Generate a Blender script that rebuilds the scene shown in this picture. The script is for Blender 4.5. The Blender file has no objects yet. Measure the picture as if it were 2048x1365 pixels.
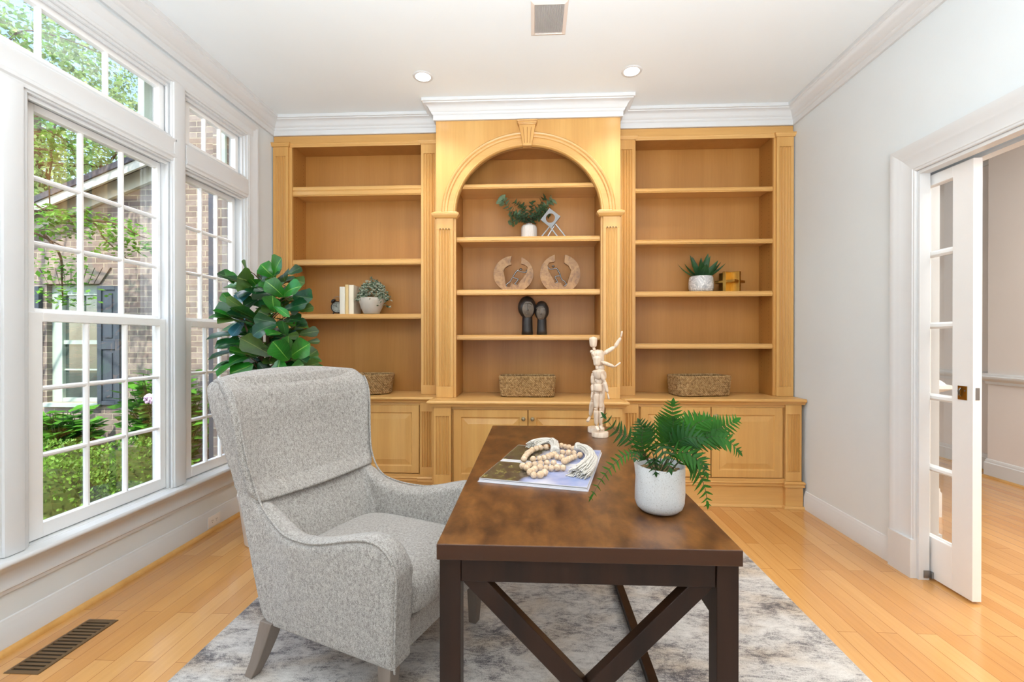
import bpy, bmesh, math, random
from mathutils import Vector, Matrix, noise as mnoise
random.seed(7)
D = bpy.data; COL = bpy.context.scene.collection
PI = math.pi; R = math.radians

# ---------------------------------------------------------------- mesh builder
class MB:
    def __init__(s): s.v = []; s.f = []; s.m = []; s.mi = 0
    def add(s, vs, fs):
        n = len(s.v); s.v += [tuple(p) for p in vs]
        s.f += [tuple(i + n for i in f) for f in fs]; s.m += [s.mi] * len(fs)
    def box(s, x0, x1, y0, y1, z0, z1):
        s.add([(x0,y0,z0),(x1,y0,z0),(x1,y1,z0),(x0,y1,z0),(x0,y0,z1),(x1,y0,z1),(x1,y1,z1),(x0,y1,z1)],
              [(0,3,2,1),(4,5,6,7),(0,1,5,4),(1,2,6,5),(2,3,7,6),(3,0,4,7)])
    def hexa(s, b, t):            # bottom quad (ccw from above), top quad
        s.add(list(b) + list(t), [(3,2,1,0),(4,5,6,7),(0,1,5,4),(1,2,6,5),(2,3,7,6),(3,0,4,7)])
    def bar(s, p, q, w, h, up=(0,0,1)):   # rectangular bar p->q
        p = Vector(p); q = Vector(q); d = (q - p).normalized(); u = Vector(up)
        a = d.cross(u).normalized(); u = a.cross(d).normalized()
        a *= w / 2; u *= h / 2
        s.hexa([p-a-u, p+a-u, q+a-u, q-a-u], [p-a+u, p+a+u, q+a+u, q-a+u])
    def lathe(s, prof, n=32, c=(0,0,0), cap=True, sx=1, sy=1, ph=0):   # prof [(r,z)]
        b = len(s.v); vs = []; fs = []; m = len(prof)
        for r, z in prof:
            for k in range(n):
                a = 2*PI*k/n + ph; vs.append((c[0]+r*sx*math.cos(a), c[1]+r*sy*math.sin(a), c[2]+z))
        for i in range(m-1):
            for k in range(n):
                fs.append((i*n+k, i*n+(k+1)%n, (i+1)*n+(k+1)%n, (i+1)*n+k))
        if cap:
            fs.append(tuple(range(n-1,-1,-1))); fs.append(tuple((m-1)*n+k for k in range(n)))
        s.add(vs, fs)
    def sphere(s, c, r, n=14, m=9, sc=(1,1,1), rot=None):
        prof = [(max(1e-4, math.sin(PI*i/m)), -math.cos(PI*i/m)) for i in range(m+1)]
        t = MB(); t.lathe(prof, n)
        M = rot or Matrix.Identity(3)
        s.add([Vector(c) + M @ Vector((p[0]*r*sc[0], p[1]*r*sc[1], p[2]*r*sc[2])) for p in t.v], t.f)
    def tube(s, pts, rad, n=8, cap=True, closed=False, flat=1.0, up=None):
        pts = [Vector(p) for p in pts]; m = len(pts)
        if not hasattr(rad, '__len__'): rad = [rad]*m
        vs = []; fs = []; prev = None
        for i, p in enumerate(pts):
            if closed: t = pts[(i+1)%m] - pts[i-1]
            else: t = pts[min(i+1,m-1)] - pts[max(i-1,0)]
            t = t.normalized() if t.length > 1e-9 else Vector((0,0,1))
            if prev is None:
                a = Vector(up) if up else (Vector((0,0,1)) if abs(t.z) < .9 else Vector((1,0,0)))
            else: a = prev
            a = (a - t*a.dot(t)); a = a.normalized() if a.length > 1e-9 else t.orthogonal().normalized()
            prev = a; b = t.cross(a)
            for k in range(n):
                g = 2*PI*k/n; vs.append(p + (a*math.cos(g)*flat + b*math.sin(g))*rad[i])
        for i in range(m if closed else m-1):
            j = (i+1) % m
            for k in range(n): fs.append((i*n+k, i*n+(k+1)%n, j*n+(k+1)%n, j*n+k))
        if cap and not closed:
            fs.append(tuple(range(n-1,-1,-1))); fs.append(tuple((m-1)*n+k for k in range(n)))
        s.add(vs, fs)
    def prism(s, poly, axis, a0, a1):     # extrude 2-D polygon along axis; poly coords are the other two axes in xyz order
        n = len(poly)
        def mk(p, a):
            return {'x':(a,p[0],p[1]), 'y':(p[0],a,p[1]), 'z':(p[0],p[1],a)}[axis]
        vs = [mk(p,a0) for p in poly] + [mk(p,a1) for p in poly]
        fs = [(i,(i+1)%n,n+(i+1)%n,n+i) for i in range(n)] + [tuple(range(n-1,-1,-1)), tuple(range(n,2*n))]
        s.add(vs, fs)
    def sweep(s, path, prof, closed=False, cap=True, side=1):   # plan path [(x,y)], profile [(offset,z)], mitred; offset to the left*side
        n = len(path); P = [Vector((p[0],p[1])) for p in path]; rows = []
        for i in range(n):
            d0 = (P[i]-P[i-1]).normalized() if (i > 0 or closed) else None
            d1 = (P[(i+1)%n]-P[i]).normalized() if (i < n-1 or closed) else None
            if d0 is None: d0 = d1
            if d1 is None: d1 = d0
            n0 = Vector((-d0.y,d0.x))*side; n1 = Vector((-d1.y,d1.x))*side
            m = (n0+n1); m = m / max(1e-6, m.dot(n0))
            rows.append([(P[i].x+m.x*o, P[i].y+m.y*o, z) for o, z in prof])
        k = len(prof); vs = [p for r in rows for p in r]; fs = []
        for i in range(n if closed else n-1):
            j = (i+1) % n
            for a in range(k):
                b = (a+1) % k
                fs.append((i*k+a, j*k+a, j*k+b, i*k+b))
        if cap and not closed:
            fs.append(tuple(range(k))); fs.append(tuple((n-1)*k+a for a in range(k-1,-1,-1)))
        s.add(vs, fs)
    def grid(s, fn, nu, nv, cu=False, cv=False):
        vs = [fn(i/(nu if cu else nu-1), j/(nv if cv else nv-1)) for i in range(nu) for j in range(nv)]; fs = []
        for i in range(nu if cu else nu-1):
            for j in range(nv if cv else nv-1):
                a = (i+1) % nu; b = (j+1) % nv
                fs.append((i*nv+j, a*nv+j, a*nv+b, i*nv+b))
        s.add(vs, fs)

def obj(name, mb, mats, parent=None, smooth=None, bevel=0, seg=2, loc=None, fix=True):
    me = D.meshes.new(name); me.from_pydata(mb.v, [], mb.f)
    mats = mats if isinstance(mats, (list, tuple)) else [mats]
    for m in mats: me.materials.append(m)
    if len(mats) > 1: me.polygons.foreach_set('material_index', mb.m)
    if fix:
        bm = bmesh.new(); bm.from_mesh(me); bmesh.ops.recalc_face_normals(bm, faces=bm.faces); bm.to_mesh(me); bm.free()
    if smooth is not None:
        me.shade_smooth()
        if smooth < 180: me.set_sharp_from_angle(angle=R(smooth))
    me.update()
    o = D.objects.new(name, me); COL.objects.link(o)
    if parent: o.parent = parent
    if loc: o.location = loc
    if bevel:
        b = o.modifiers.new('bevel', 'BEVEL'); b.width = bevel; b.segments = seg; b.limit_method = 'ANGLE'; b.angle_limit = R(40)
        b.harden_normals = False
    return o
def tag(o, label, cat, group=None):
    o['label'] = label; o['category'] = cat
    if group: o['group'] = group
    return o
def thing(name, label, cat, loc=(0,0,0), rz=0, group=None):
    o = D.objects.new(name, None); COL.objects.link(o); o.location = loc; o.rotation_euler = (0,0,rz)
    o.empty_display_size = .1
    return tag(o, label, cat, group)
def struct(o, label=None):
    o['kind'] = 'structure'
    if label: o['label'] = label
    return o
def dup(root, loc=None, rz=None, label=None):
    r = root.copy(); COL.objects.link(r)
    if loc: r.location = loc
    if rz is not None: r.rotation_euler = (0,0,rz)
    if label: r['label'] = label
    for ch in list(root.children):
        c = ch.copy(); COL.objects.link(c); c.parent = r
        for g in list(ch.children):
            d = g.copy(); COL.objects.link(d); d.parent = c
    return r

# ---------------------------------------------------------------- materials
def srgb(r, g, b):
    f = lambda c: (c/255/12.92) if c/255 <= .04045 else ((c/255+.055)/1.055)**2.4
    return (f(r), f(g), f(b), 1)
class NT:
    def __init__(s, name):
        s.m = D.materials.new(name); s.m.use_nodes = True; s.t = s.m.node_tree; s.t.nodes.clear()
        s.out = s.n('ShaderNodeOutputMaterial')
    def n(s, kind, **kw):
        o = s.t.nodes.new(kind)
        for k, v in kw.items(): setattr(o, k, v)
        return o
    def l(s, a, b): s.t.links.new(a, b)
    def coords(s, scale=(1,1,1), rot=(0,0,0), loc=(0,0,0), kind='Object'):
        c = s.n('ShaderNodeTexCoord'); m = s.n('ShaderNodeMapping')
        m.inputs['Scale'].default_value = scale; m.inputs['Rotation'].default_value = rot; m.inputs['Location'].default_value = loc
        s.l(c.outputs[kind], m.inputs['Vector']); return m.outputs['Vector']
    def noise(s, vec, scale, detail=3, rough=.5, dist=0):
        t = s.n('ShaderNodeTexNoise'); t.inputs['Scale'].default_value = scale; t.inputs['Detail'].default_value = detail
        t.inputs['Roughness'].default_value = rough; t.inputs['Distortion'].default_value = dist
        s.l(vec, t.inputs['Vector']); return t.outputs['Fac']
    def ramp(s, fac, stops, interp='LINEAR'):
        r = s.n('ShaderNodeValToRGB'); r.color_ramp.interpolation = interp; e = r.color_ramp.elements
        while len(e) > 1: e.remove(e[-1])
        e[0].position, e[0].color = stops[0]
        for p, c in stops[1:]:
            x = e.new(p); x.color = c
        s.l(fac, r.inputs['Fac']); return r.outputs['Color']
    def mix(s, fac, a, b, mode='MIX'):
        m = s.n('ShaderNodeMix', data_type='RGBA', blend_type=mode)
        for sock, v in ((m.inputs[0], fac), (m.inputs[6], a), (m.inputs[7], b)):
            if hasattr(v, 'is_output'): s.l(v, sock)
            else: sock.default_value = v
        return m.outputs[2]
    def math(s, op, a, b=0):
        m = s.n('ShaderNodeMath', operation=op)
        for sock, v in ((m.inputs[0], a), (m.inputs[1], b)):
            if hasattr(v, 'is_output'): s.l(v, sock)
            else: sock.default_value = v
        return m.outputs[0]
    def bump(s, h, strength=.3, dist=.002):
        b = s.n('ShaderNodeBump'); b.inputs['Strength'].default_value = strength; b.inputs['Distance'].default_value = dist
        s.l(h, b.inputs['Height']); return b.outputs['Normal']
    def bsdf(s, col, rough=.5, metal=0, normal=None, coat=0, spec=.5, sheen=0, trans=0, emit=None, estr=0, sub=0):
        p = s.n('ShaderNodeBsdfPrincipled')
        for k, v in (('Base Color', col), ('Roughness', rough), ('Metallic', metal), ('Coat Weight', coat), ('Specular IOR Level', spec),
                     ('Sheen Weight', sheen), ('Transmission Weight', trans)):
            if hasattr(v, 'is_output'): s.l(v, p.inputs[k])
            else: p.inputs[k].default_value = v
        if coat: p.inputs['Coat Roughness'].default_value = .15
        if normal: s.l(normal, p.inputs['Normal'])
        if emit: p.inputs['Emission Color'].default_value = emit; p.inputs['Emission Strength'].default_value = estr
        s.l(p.outputs[0], s.out.inputs[0]); return p
def flat(name, col, rough=.5, metal=0, **kw):
    t = NT(name); t.bsdf(col, rough, metal, **kw); return t.m
def paint(name, col, rough=.5, var=.03, scale=3):
    t = NT(name); v = t.coords(); f = t.noise(v, scale, 4)
    lo = tuple(c*(1-var) for c in col[:3]) + (1,); hi = tuple(min(1, c*(1+var)) for c in col[:3]) + (1,)
    t.bsdf(t.ramp(f, [(.3, lo), (.7, hi)]), rough, spec=.35, normal=t.bump(t.noise(v, 220, 2), .04, .001)); return t.m
def wood(name, axis, dark, mid, light, rough=.35, fine=70, coat=.15, bandw=2.0):
    t = NT(name); k = {'x':(.05,1,1), 'y':(1,.05,1), 'z':(1,1,.05)}[axis]
    v = t.coords(k); v2 = t.coords(tuple(.5*c if c < 1 else c for c in k))
    g = t.noise(v, fine, 5, .6, .3); b = t.noise(v2, bandw*2.2, 3, .5, .8)
    c1 = t.ramp(b, [(.25, dark), (.5, mid), (.78, light)])
    c2 = t.ramp(g, [(.3, (.84,.81,.77,1)), (.62, (1,1,1,1))])
    t.bsdf(t.mix(.4, c1, c2, 'MULTIPLY'), rough, coat=coat, spec=.4); return t.m

M = {}
M['wall'] = paint('wall_paint', srgb(222,228,230), .6, .012)
M['ceiling'] = paint('ceiling_paint', srgb(236,243,246), .7, .008)
M['trim'] = paint('trim_gloss_paint', srgb(216,217,217), .3, .012)
M['sash'] = paint('sash_paint', srgb(242,241,239), .3, .01)
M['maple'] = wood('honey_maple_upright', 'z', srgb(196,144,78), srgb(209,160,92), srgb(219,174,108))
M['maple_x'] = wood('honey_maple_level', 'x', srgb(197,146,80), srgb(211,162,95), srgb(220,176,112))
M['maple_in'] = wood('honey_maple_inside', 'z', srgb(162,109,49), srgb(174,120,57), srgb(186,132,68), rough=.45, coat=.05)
M['groove'] = flat('shadow_gap', srgb(60,36,16), .8)
M['knob'] = flat('antique_brass', srgb(176,160,128), .3, .9)
M['brass'] = flat('worn_brass', srgb(176,136,66), .3, 1)
M['steel'] = flat('brushed_steel', srgb(150,150,150), .35, 1)
M['chrome'] = flat('polished_nickel', srgb(116,113,110), .22, 1)
M['black'] = flat('black_enamel', srgb(24,24,25), .35)
def floor_mat():
    t = NT('maple_strip_floor'); v = t.coords((1,1,1), (0,0,PI/2))
    b = t.n('ShaderNodeTexBrick'); b.offset = .37; b.offset_frequency = 2; b.squash = 1
    b.inputs['Color1'].default_value = srgb(196,138,74); b.inputs['Color2'].default_value = srgb(214,162,98)
    b.inputs['Mortar'].default_value = srgb(150,96,48); b.inputs['Scale'].default_value = 1
    b.inputs['Mortar Size'].default_value = .0011; b.inputs['Mortar Smooth'].default_value = .1; b.inputs['Bias'].default_value = 0
    b.inputs['Brick Width'].default_value = .86; b.inputs['Row Height'].default_value = .0826
    t.l(v, b.inputs['Vector'])
    g = t.noise(t.coords((1,.04,1)), 60, 5, .6, .4); big = t.noise(t.coords((1,.35,1)), 5, 3)
    c = t.mix(.5, b.outputs['Color'], t.ramp(g, [(.3,(.82,.78,.72,1)),(.65,(1,1,1,1))]), 'MULTIPLY')
    c = t.mix(.35, c, t.ramp(big, [(.35,(.80,.74,.66,1)),(.65,(1,1,1,1))]), 'MULTIPLY')
    t.bsdf(c, .2, coat=.5, spec=.5, normal=t.bump(t.math('SUBTRACT', 1, b.outputs['Fac']), .15, .001)); return t.m
M['floor'] = floor_mat()
def glass_mat(name, tint=(1,1,1,1), refl=1.0, haze=None):
    t = NT(name); tr = t.n('ShaderNodeBsdfTransparent'); tr.inputs[0].default_value = tint
    gl = t.n('ShaderNodeBsdfGlossy'); gl.inputs['Roughness'].default_value = .02
    fr = t.n('ShaderNodeFresnel'); fr.inputs['IOR'].default_value = 1.45
    mx = t.n('ShaderNodeMixShader'); t.l(t.math('MULTIPLY', fr.outputs[0], refl), mx.inputs[0]); t.l(tr.outputs[0], mx.inputs[1]); t.l(gl.outputs[0], mx.inputs[2])
    t.l(mx.outputs[0], t.out.inputs[0]); return t.m
M['glass'] = glass_mat('window_glass', (.985,.99,.988,1), .25)
# ---------------------------------------------------------------- room shell
XL, XR, YB, YF, ZC = -2.147, 2.039, 3.95, -1.9, 3.084
HX, HY = 4.37, 5.6       # hall beyond the right-hand opening
def sobj(name, mb, mat, label=None, **kw): return struct(obj(name, mb, mat, **kw), label)
m = MB(); m.box(XL-.25, HX+.3, YF-.2, HY+.2, -.12, 0); sobj('floor', m, M['floor'], 'honey maple strip floor running towards the bookcase')
m = MB(); m.box(XL-.25, HX+.3, YF-.2, HY+.2, ZC, ZC+.15); sobj('ceiling', m, M['ceiling'], 'smooth white ceiling')
m = MB(); m.box(XL-.25, XR+.16, YB, YB+.15, 0, ZC); sobj('wall_back', m, M['wall'], 'white wall behind the built-in bookcase')
m = MB(); m.box(XL-.25, HX+.3, YF-.15, YF, 0, ZC); sobj('wall_front', m, M['wall'], 'white wall behind the viewer')
# window wall: piers and bands around the openings
WX0, WX1 = XL-.115, XL
W = dict(near=(.86,1.72), main=(1.82,2.625), far=(2.70,3.31)); ZS, ZH, ZT0, ZT1 = .375, 2.335, 2.47, 2.80
m = MB()
m.box(WX0, WX1, YF, YB, 0, ZS); m.box(WX0, WX1, YF, YB, ZT1, ZC)
m.box(WX0, WX1, YF, W['near'][0], ZS, ZT1)
m.box(WX0, WX1, W['near'][1], W['main'][0], ZS, ZH); m.box(WX0, WX1, W['main'][1], W['far'][0], ZS, ZT1)
m.box(WX0, WX1, W['far'][1], YB, ZS, ZT1)
m.box(WX0, WX1, W['near'][0], W['main'][1], ZH, ZT0); m.box(WX0, WX1, W['far'][0], W['far'][1], ZH, ZT0)
sobj('wall_left', m, M['wall'], 'white wall with the tall windows')
# right wall: two skins around the door pocket
OY0, OY1, OZ = .98, 2.515, 2.165
m = MB()
for x0, x1, OYB in ((XR, XR+.046, OY1), (XR+.110, XR+.162, OY1+.085)):
    m.box(x0, x1, OYB, YB, 0, ZC); m.box(x0, x1, OY0, OYB, OZ, ZC); m.box(x0, x1, YF, OY0, 0, ZC)
m.box(XR+.046, XR+.116, 3.2, YB, 0, ZC)
sobj('wall_right', m, M['wall'], 'plain white wall with the pocket door opening')
# hall walls
m = MB(); m.box(HX, HX+.2, YF, HY+.2, 0, ZC); m.box(HX-.16, HX, YF, 4.42, 0, ZC); sobj('wall_hall', m, paint('hall_paint', srgb(228,221,216), .6, .015), 'greige hall wall beyond the opening')
m = MB(); m.box(XR+.162, HX, HY, HY+.15, 0, ZC); sobj('wall_hall_end', m, D.materials['hall_paint'], 'greige wall at the end of the hall')

# crown moulding
CR = [(0,2.947),(.016,2.947),(.018,2.951),(.018,2.984),(.024,2.988),(.030,2.996),(.030,3.003),(.038,3.008),(.044,3.022),(.054,3.036),(.068,3.047),(.080,3.052),(.083,3.058),(.092,3.061),(.092,3.084),(0,3.084)]
YU, YC = 3.668, 3.468
m = MB(); m.sweep([(XR,YF),(XR,YU),(.655,YU),(.655,YC),(-.747,YC),(-.747,YU),(XL,YU),(XL,YF)], CR, side=1)
sobj('trim_crown', m, M['trim'], 'white crown moulding stepping out over the arched bay', smooth=40)
m = MB(); m.sweep([(HX-.16,YF),(HX-.16,4.42),(HX,4.42),(HX,HY),(XR+.162,HY)], CR, side=1)
sobj('trim_hall_crown', m, M['trim'], 'white crown moulding in the hall', smooth=40)
# baseboards
BB = [(0,0),(.018,0),(.018,.098),(.014,.104),(.014,.112),(.009,.120),(.006,.132),(0,.135)]
m = MB(); m.sweep([(XR,OY1+.15),(XR,3.50)], BB, side=1); m.sweep([(XR,YF),(XR,OY0-.15)], BB, side=1); sobj('baseboard_right', m, M['trim'], 'white baseboard under the plain wall', smooth=35)
m = MB(); m.sweep([(XL,3.50),(XL,YF)], BB, side=1); sobj('baseboard_left', m, M['trim'], 'white baseboard below the windows', smooth=35)
SH = [(.018,0)] + [(.018+.02*math.cos(a*PI/10), .022*math.sin(a*PI/10)) for a in range(6)]
m = MB(); m.sweep([(XL,3.50),(XL,YF)], SH, side=1); sobj('trim_shoe', m, M['maple_x'], 'honey maple quarter-round along the window baseboard', smooth=50)
HB = [(0,0),(.018,0),(.018,.13),(.012,.138),(.012,.15),(.006,.165),(0,.168)]
m = MB(); m.sweep([(HX-.16,YF),(HX-.16,4.42),(HX,4.42),(HX,HY),(XR+.162,HY)], HB, side=1); sobj('baseboard_hall', m, M['trim'], 'white baseboard along the hall wall', smooth=35)
SH2 = [(.018,0)] + [(.018+.016*math.cos(a*PI/10), .018*math.sin(a*PI/10)) for a in range(6)]
m = MB(); m.sweep([(HX-.16,YF),(HX-.16,4.42),(HX,4.42),(HX,HY),(XR+.162,HY)], SH2, side=1); sobj('trim_hall_shoe', m, M['maple_x'], 'maple quarter-round along the hall wall', smooth=50)
CH = [(0,.86),(.012,.862),(.014,.885),(.03,.90),(.04,.915),(.04,.93),(.03,.935),(.028,.95),(.018,.955),(0,.957)]
m = MB(); m.sweep([(HX-.16,YF),(HX-.16,4.42),(HX,4.42),(HX,HY),(XR+.162,HY)], CH, side=1); sobj('trim_chair_rail', m, M['trim'], 'white chair rail along the hall wall', smooth=35)
# square white pier in the hall
m = MB(); px0, px1, py0, py1 = 2.54, 2.88, 3.42, 3.76
m.box(px0, px1, py0, py1, 0, ZC)
rect = [(px0,py0),(px1,py0),(px1,py1),(px0,py1)]
m.sweep(rect, [(0,.0),(.035,.0),(.035,.17),(.028,.185),(.028,.2),(.012,.225),(0,.23)], closed=True, side=-1)
m.sweep(rect, [(0,.86),(.012,.865),(.016,.885),(.05,.905),(.075,.92),(.075,.945),(.05,.95),(.04,.965),(.02,.985),(.02,1.0),(0,1.005)], closed=True, side=-1)
sobj('column_hall', m, M['sash'], 'white square column with moulded cap rail seen through the door glass', smooth=35)

# casings: door
def casing_prof(w, t=.022):   # across the width 0..w (0 = opening side), thickness out from wall
    return [(0,0),(0,t*.55),(.004,t*.7),(.012,t*.7),(.016,t*.85),(w*.55,t*.85),(w*.6,t),(w*.7,t*1.05),(w*.8,t*1.3),(w*.92,t*1.45),(w,t*1.45),(w,0)]
m = MB(); w = .148; P = casing_prof(w)
def jamb_strip(m, y, dirn, z0, z1, P=P, x=XR, sx=-1):
    m.prism([(x+sx*t, y+dirn*u) for u, t in P], 'z', z0, z1)
jamb_strip(m, OY1, 1, .2, OZ); jamb_strip(m, OY0, -1, .2, OZ)
m.box(XR-.036, XR, OY1-.002, OY1+w+.004, 0, .205); m.box(XR-.036, XR, OY0-w-.004, OY0+.002, 0, .205)
n = len(P)
vs = []
for u, t in P: vs.append((XR-t, OY0-u, OZ+u))
for u, t in P: vs.append((XR-t, OY1+u, OZ+u))
m.add(vs, [(i,(i+1)%n,n+(i+1)%n,n+i) for i in range(n)])
vs = []
for y, dd in ((OY1,1),(OY0,-1)):       # mitre triangles on top of the legs
    a = [(XR-t, y+dd*u, OZ) for u, t in P]; b = [(XR-t, y+dd*u, OZ+u) for u, t in P]
    m.add(a+b, [(i,(i+1)%n,n+(i+1)%n,n+i) for i in range(n)])
sobj('trim_door_casing', m, M['trim'], 'white moulded casing around the pocket door opening', smooth=30)
m = MB()   # split jambs and head
for x0, x1, OYB in ((XR-.004, XR+.05, OY1), (XR+.108, XR+.166, OY1+.085)):
    m.box(x0, x1, OYB-.016, OYB-.001, 0, OZ-.002); m.box(x0, x1, OY0+.001, OY0+.016, 0, OZ-.002); m.box(x0, x1, OY0+.017, OYB-.017, OZ-.018, OZ-.001)
m.box(XR+.1625, XR+.184, OY1+.085, OY1+.22, .2, OZ+.13); m.box(XR+.1625, XR+.198, OY1+.080, OY1+.225, 0, .2)
sobj('trim_door_jamb', m, M['trim'], 'white split jamb of the pocket door')
# pocket door leaf
dr = struct(D.objects.new('door_1', None), 'white french pocket door half slid out of the wall'); COL.objects.link(dr)
DX0, DX1, DY0 = XR+.062, XR+.104, 2.277
cols = [(DY0+.108+i*.195, DY0+.108+i*.195+.161) for i in range(3)]; rows = [(.226+i*.3785, .226+i*.3785+.3445) for i in range(5)]
DY1 = cols[-1][1]+.108
m = MB(); m.box(DX0, DX1, DY0, cols[0][0], .012, 2.14); m.box(DX0, DX1, cols[-1][1], DY1, .012, 2.14)
m.box(DX0, DX1, cols[0][0], cols[-1][1], .012, rows[0][0]); m.box(DX0, DX1, cols[0][0], cols[-1][1], rows[-1][1], 2.14)
obj('door_frame', m, M['sash'], dr, bevel=.0015)
m = MB()
def muntin_prof(w, t): return [(-w/2,-.35*t),(-w/2,.35*t),(-w/5,t),(w/5,t),(w/2,.35*t),(w/2,-.35*t),(w/5,-t),(-w/5,-t)]
xc = (DX0+DX1)/2
for i in range(2):
    yc = (cols[i][1]+cols[i+1][0])/2; m.prism([(xc+b, yc+a) for a, b in muntin_prof(.034,.018)], 'z', rows[0][0], rows[-1][1])
for i in range(4):
    zc = (rows[i][1]+rows[i+1][0])/2; m.prism([(xc+b, zc+a) for a, b in muntin_prof(.034,.0165)], 'y', cols[0][0], cols[-1][1])
obj('muntin', m, M['sash'], dr)
for i, (y0, y1) in enumerate(cols):
    for z0, z1 in rows:
        m = MB(); m.box(xc-.002, xc+.002, y0, y1, z0, z1); obj('pane', m, M['glass'], dr)
m = MB(); m.box(DX0-.003, DX0, 2.305, 2.353, .975, 1.043); lk = obj('lock_plate', m, M['brass'], dr, bevel=.001); lk['label'] = 'brass pocket door lock plate'
m = MB(); m.tube([(DX0-.005,2.336,.992),(DX0-.011,2.337,1.0),(DX0-.012,2.337,1.02),(DX0-.005,2.336,1.032)], .004, 8); m.sphere((DX0-.004,2.345,1.008),.004,8,6); m.sphere((DX0-.004,2.313,1.02),.0035,8,6); obj('pull', m, M['chrome'], lk)
m = MB(); m.box(DX0+.012, DX1-.012, DY0-.0025, DY0, .98, 1.038); obj('edge_pull', m, M['steel'], dr, bevel=.001)
m = MB(); m.box(XR+.051, XR+.061, OY1-.03, OY1-.012, .012, .045); m.box(XR+.02, XR+.055, OY1-.021, OY1-.0165, .012, .05); sobj('trim_door_guide', m, M['steel'], 'small metal floor guide at the foot of the door jamb')

# ---------------------------------------------------------------- windows
def lites(m, x, y0, y1, z0, z1, nc, nr, w=.022, t=.013):
    for i in range(1, nc):
        y = y0+(y1-y0)*i/nc; m.prism([(x+b, y+a) for a, b in muntin_prof(w,t)], 'z', z0, z1)
    for i in range(1, nr):
        z = z0+(z1-z0)*i/nr; m.prism([(x+b, z+a) for a, b in muntin_prof(w,t*.9)], 'y', y0, y1)
def sash(root, x, y0, y1, z0, z1, nc, nr, bot=.05, top=.045, st=.05, str_=None, t=.017):
    e = st if str_ is None else str_
    m = MB(); m.box(x-t, x+t, y0-st, y0, z0-bot, z1+top); m.box(x-t, x+t, y1, y1+e, z0-bot, z1+top)
    m.box(x-t, x+t, y0, y1, z0-bot, z0); m.box(x-t, x+t, y0, y1, z1, z1+top)
    s = obj('sash', m, M['sash'], root, bevel=.002)
    m = MB(); lites(m, x, y0, y1, z0, z1, nc, nr); obj('muntin', m, M['sash'], s)
    m = MB(); m.box(x-.002, x+.002, y0-.004, y1+.004, z0-.004, z1+.004); obj('pane', m, M['glass'], s)
    return s
def liner(root, y0, y1, z0, z1, t=.014, d0=WX0-.01, d1=XL+.004):
    m = MB(); m.box(d0, d1, y0, y0+t, z0, z1); m.box(d0, d1, y1-t, y1, z0, z1); m.box(d0, d1, y0+t, y1-t, z1-t, z1); m.box(d0, d1, y0+t, y1-t, z0, z0+t)
    # parting stops
    for a, b in ((y0+t, y0+t+.016), (y1-t-.016, y1-t)):
        m.box(XL-.028, XL-.012, a, b, z0+t, z1-t)
    m.box(XL-.027, XL-.013, y0+t+.0165, y1-t-.0165, z1-t-.018, z1-t)
    obj('window_frame', m, M['trim'], root, bevel=.0015)
XLO, XUP = XL-.047, XL-.085
for i, (k, g0, g1, lab) in enumerate((('main',1.922,2.558,'wide white double-hung window nearest the armchair'), ('far',2.80,3.232,'narrow white double-hung window next to the bookcase'), ('near',.965,1.60,'white double-hung window at the left edge of the view'))):
    w = struct(D.objects.new('window_%d' % (i+1), None), lab); COL.objects.link(w)
    liner(w, W[k][0], W[k][1], ZS, ZH)
    sash(w, XLO, g0, g1, .455, 1.35, 3, 3, bot=.062, top=.04, st=.067 if k != 'far' else .052, str_=.050 if k == 'main' else None)
    g2 = g1+(.030 if k == 'main' else .022 if k == 'far' else 0)
    sash(w, XUP, g0, g2, 1.41, 2.285, 3, 3, bot=.045, top=.033, st=.067 if k != 'far' else .052, str_=.020 if k == 'main' else .03)
for i, (y0, y1, g0, g1, nc, lab) in enumerate(((W['near'][0],W['main'][1],.97,2.565,5,'long white transom window over the wide windows'), (W['far'][0],W['far'][1],2.80,3.245,3,'short white transom window next to the bookcase'))):
    w = struct(D.objects.new('window_%d' % (i+4), None), lab); COL.objects.link(w)
    liner(w, y0, y1, ZT0, ZT1)
    sash(w, XL-.055, g0, g1, 2.525, 2.745, nc, 1, bot=.038, top=.038, st=.035)
# window trim on the room side
m = MB()
def flutes_strip(m, y0, y1, z0, z1):      # casing face with stepped edges
    w = y1-y0; x = XL
    pr = [(0,0),(.010,0),(.010,.006),(.02,.008),(.022,.018),(.022,w-.018),(.02,w-.008),(.010,w-.006),(.010,w),(0,w)]
    m.prism([(x+a, y0+b) for a, b in pr], 'z', z0, z1)
flutes_strip(m, W['near'][1]+.005, W['main'][0]-.005, .39, ZH); flutes_strip(m, W['main'][1]-.026, W['far'][0]-.002, .39, ZT1)
P = casing_prof(.112, .02)
m.prism([(XL+t, W['far'][1]+u) for u, t in P], 'z', .39, ZT1+.11); m.prism([(XL+t, W['near'][0]-u) for u, t in P], 'z', .39, ZT1+.11)
m.prism([(XL+t*1.07, ZT1+u*.98) for u, t in P], 'y', W['near'][0]-.110, W['far'][1]+.110)
for y0, y1 in ((W['near'][0],W['main'][1]),(W['far'][0],W['far'][1])):
    m.prism([(XL,ZH-.004),(XL+.014,ZH-.004),(XL+.016,ZH+.012),(XL+.024,ZH+.02),(XL+.024,ZH+.035),(XL+.018,ZH+.04),(XL+.018,ZT0-.03),(XL+.022,ZT0-.02),(XL+.022,ZT0-.008),(XL+.01,ZT0),(XL,ZT0)], 'y', y0+.003, y1-.003)
sobj('trim_window_casing', m, M['trim'], 'white moulded casing around and between the windows', smooth=30)
m = MB()   # stool and apron
m.prism([(XL-.03,.362),(XL+.062,.362),(XL+.069,.368),(XL+.071,.374),(XL+.069,.381),(XL+.062,.387),(XL-.03,.387)], 'y', W['near'][0]-.14, 3.44)
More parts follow.
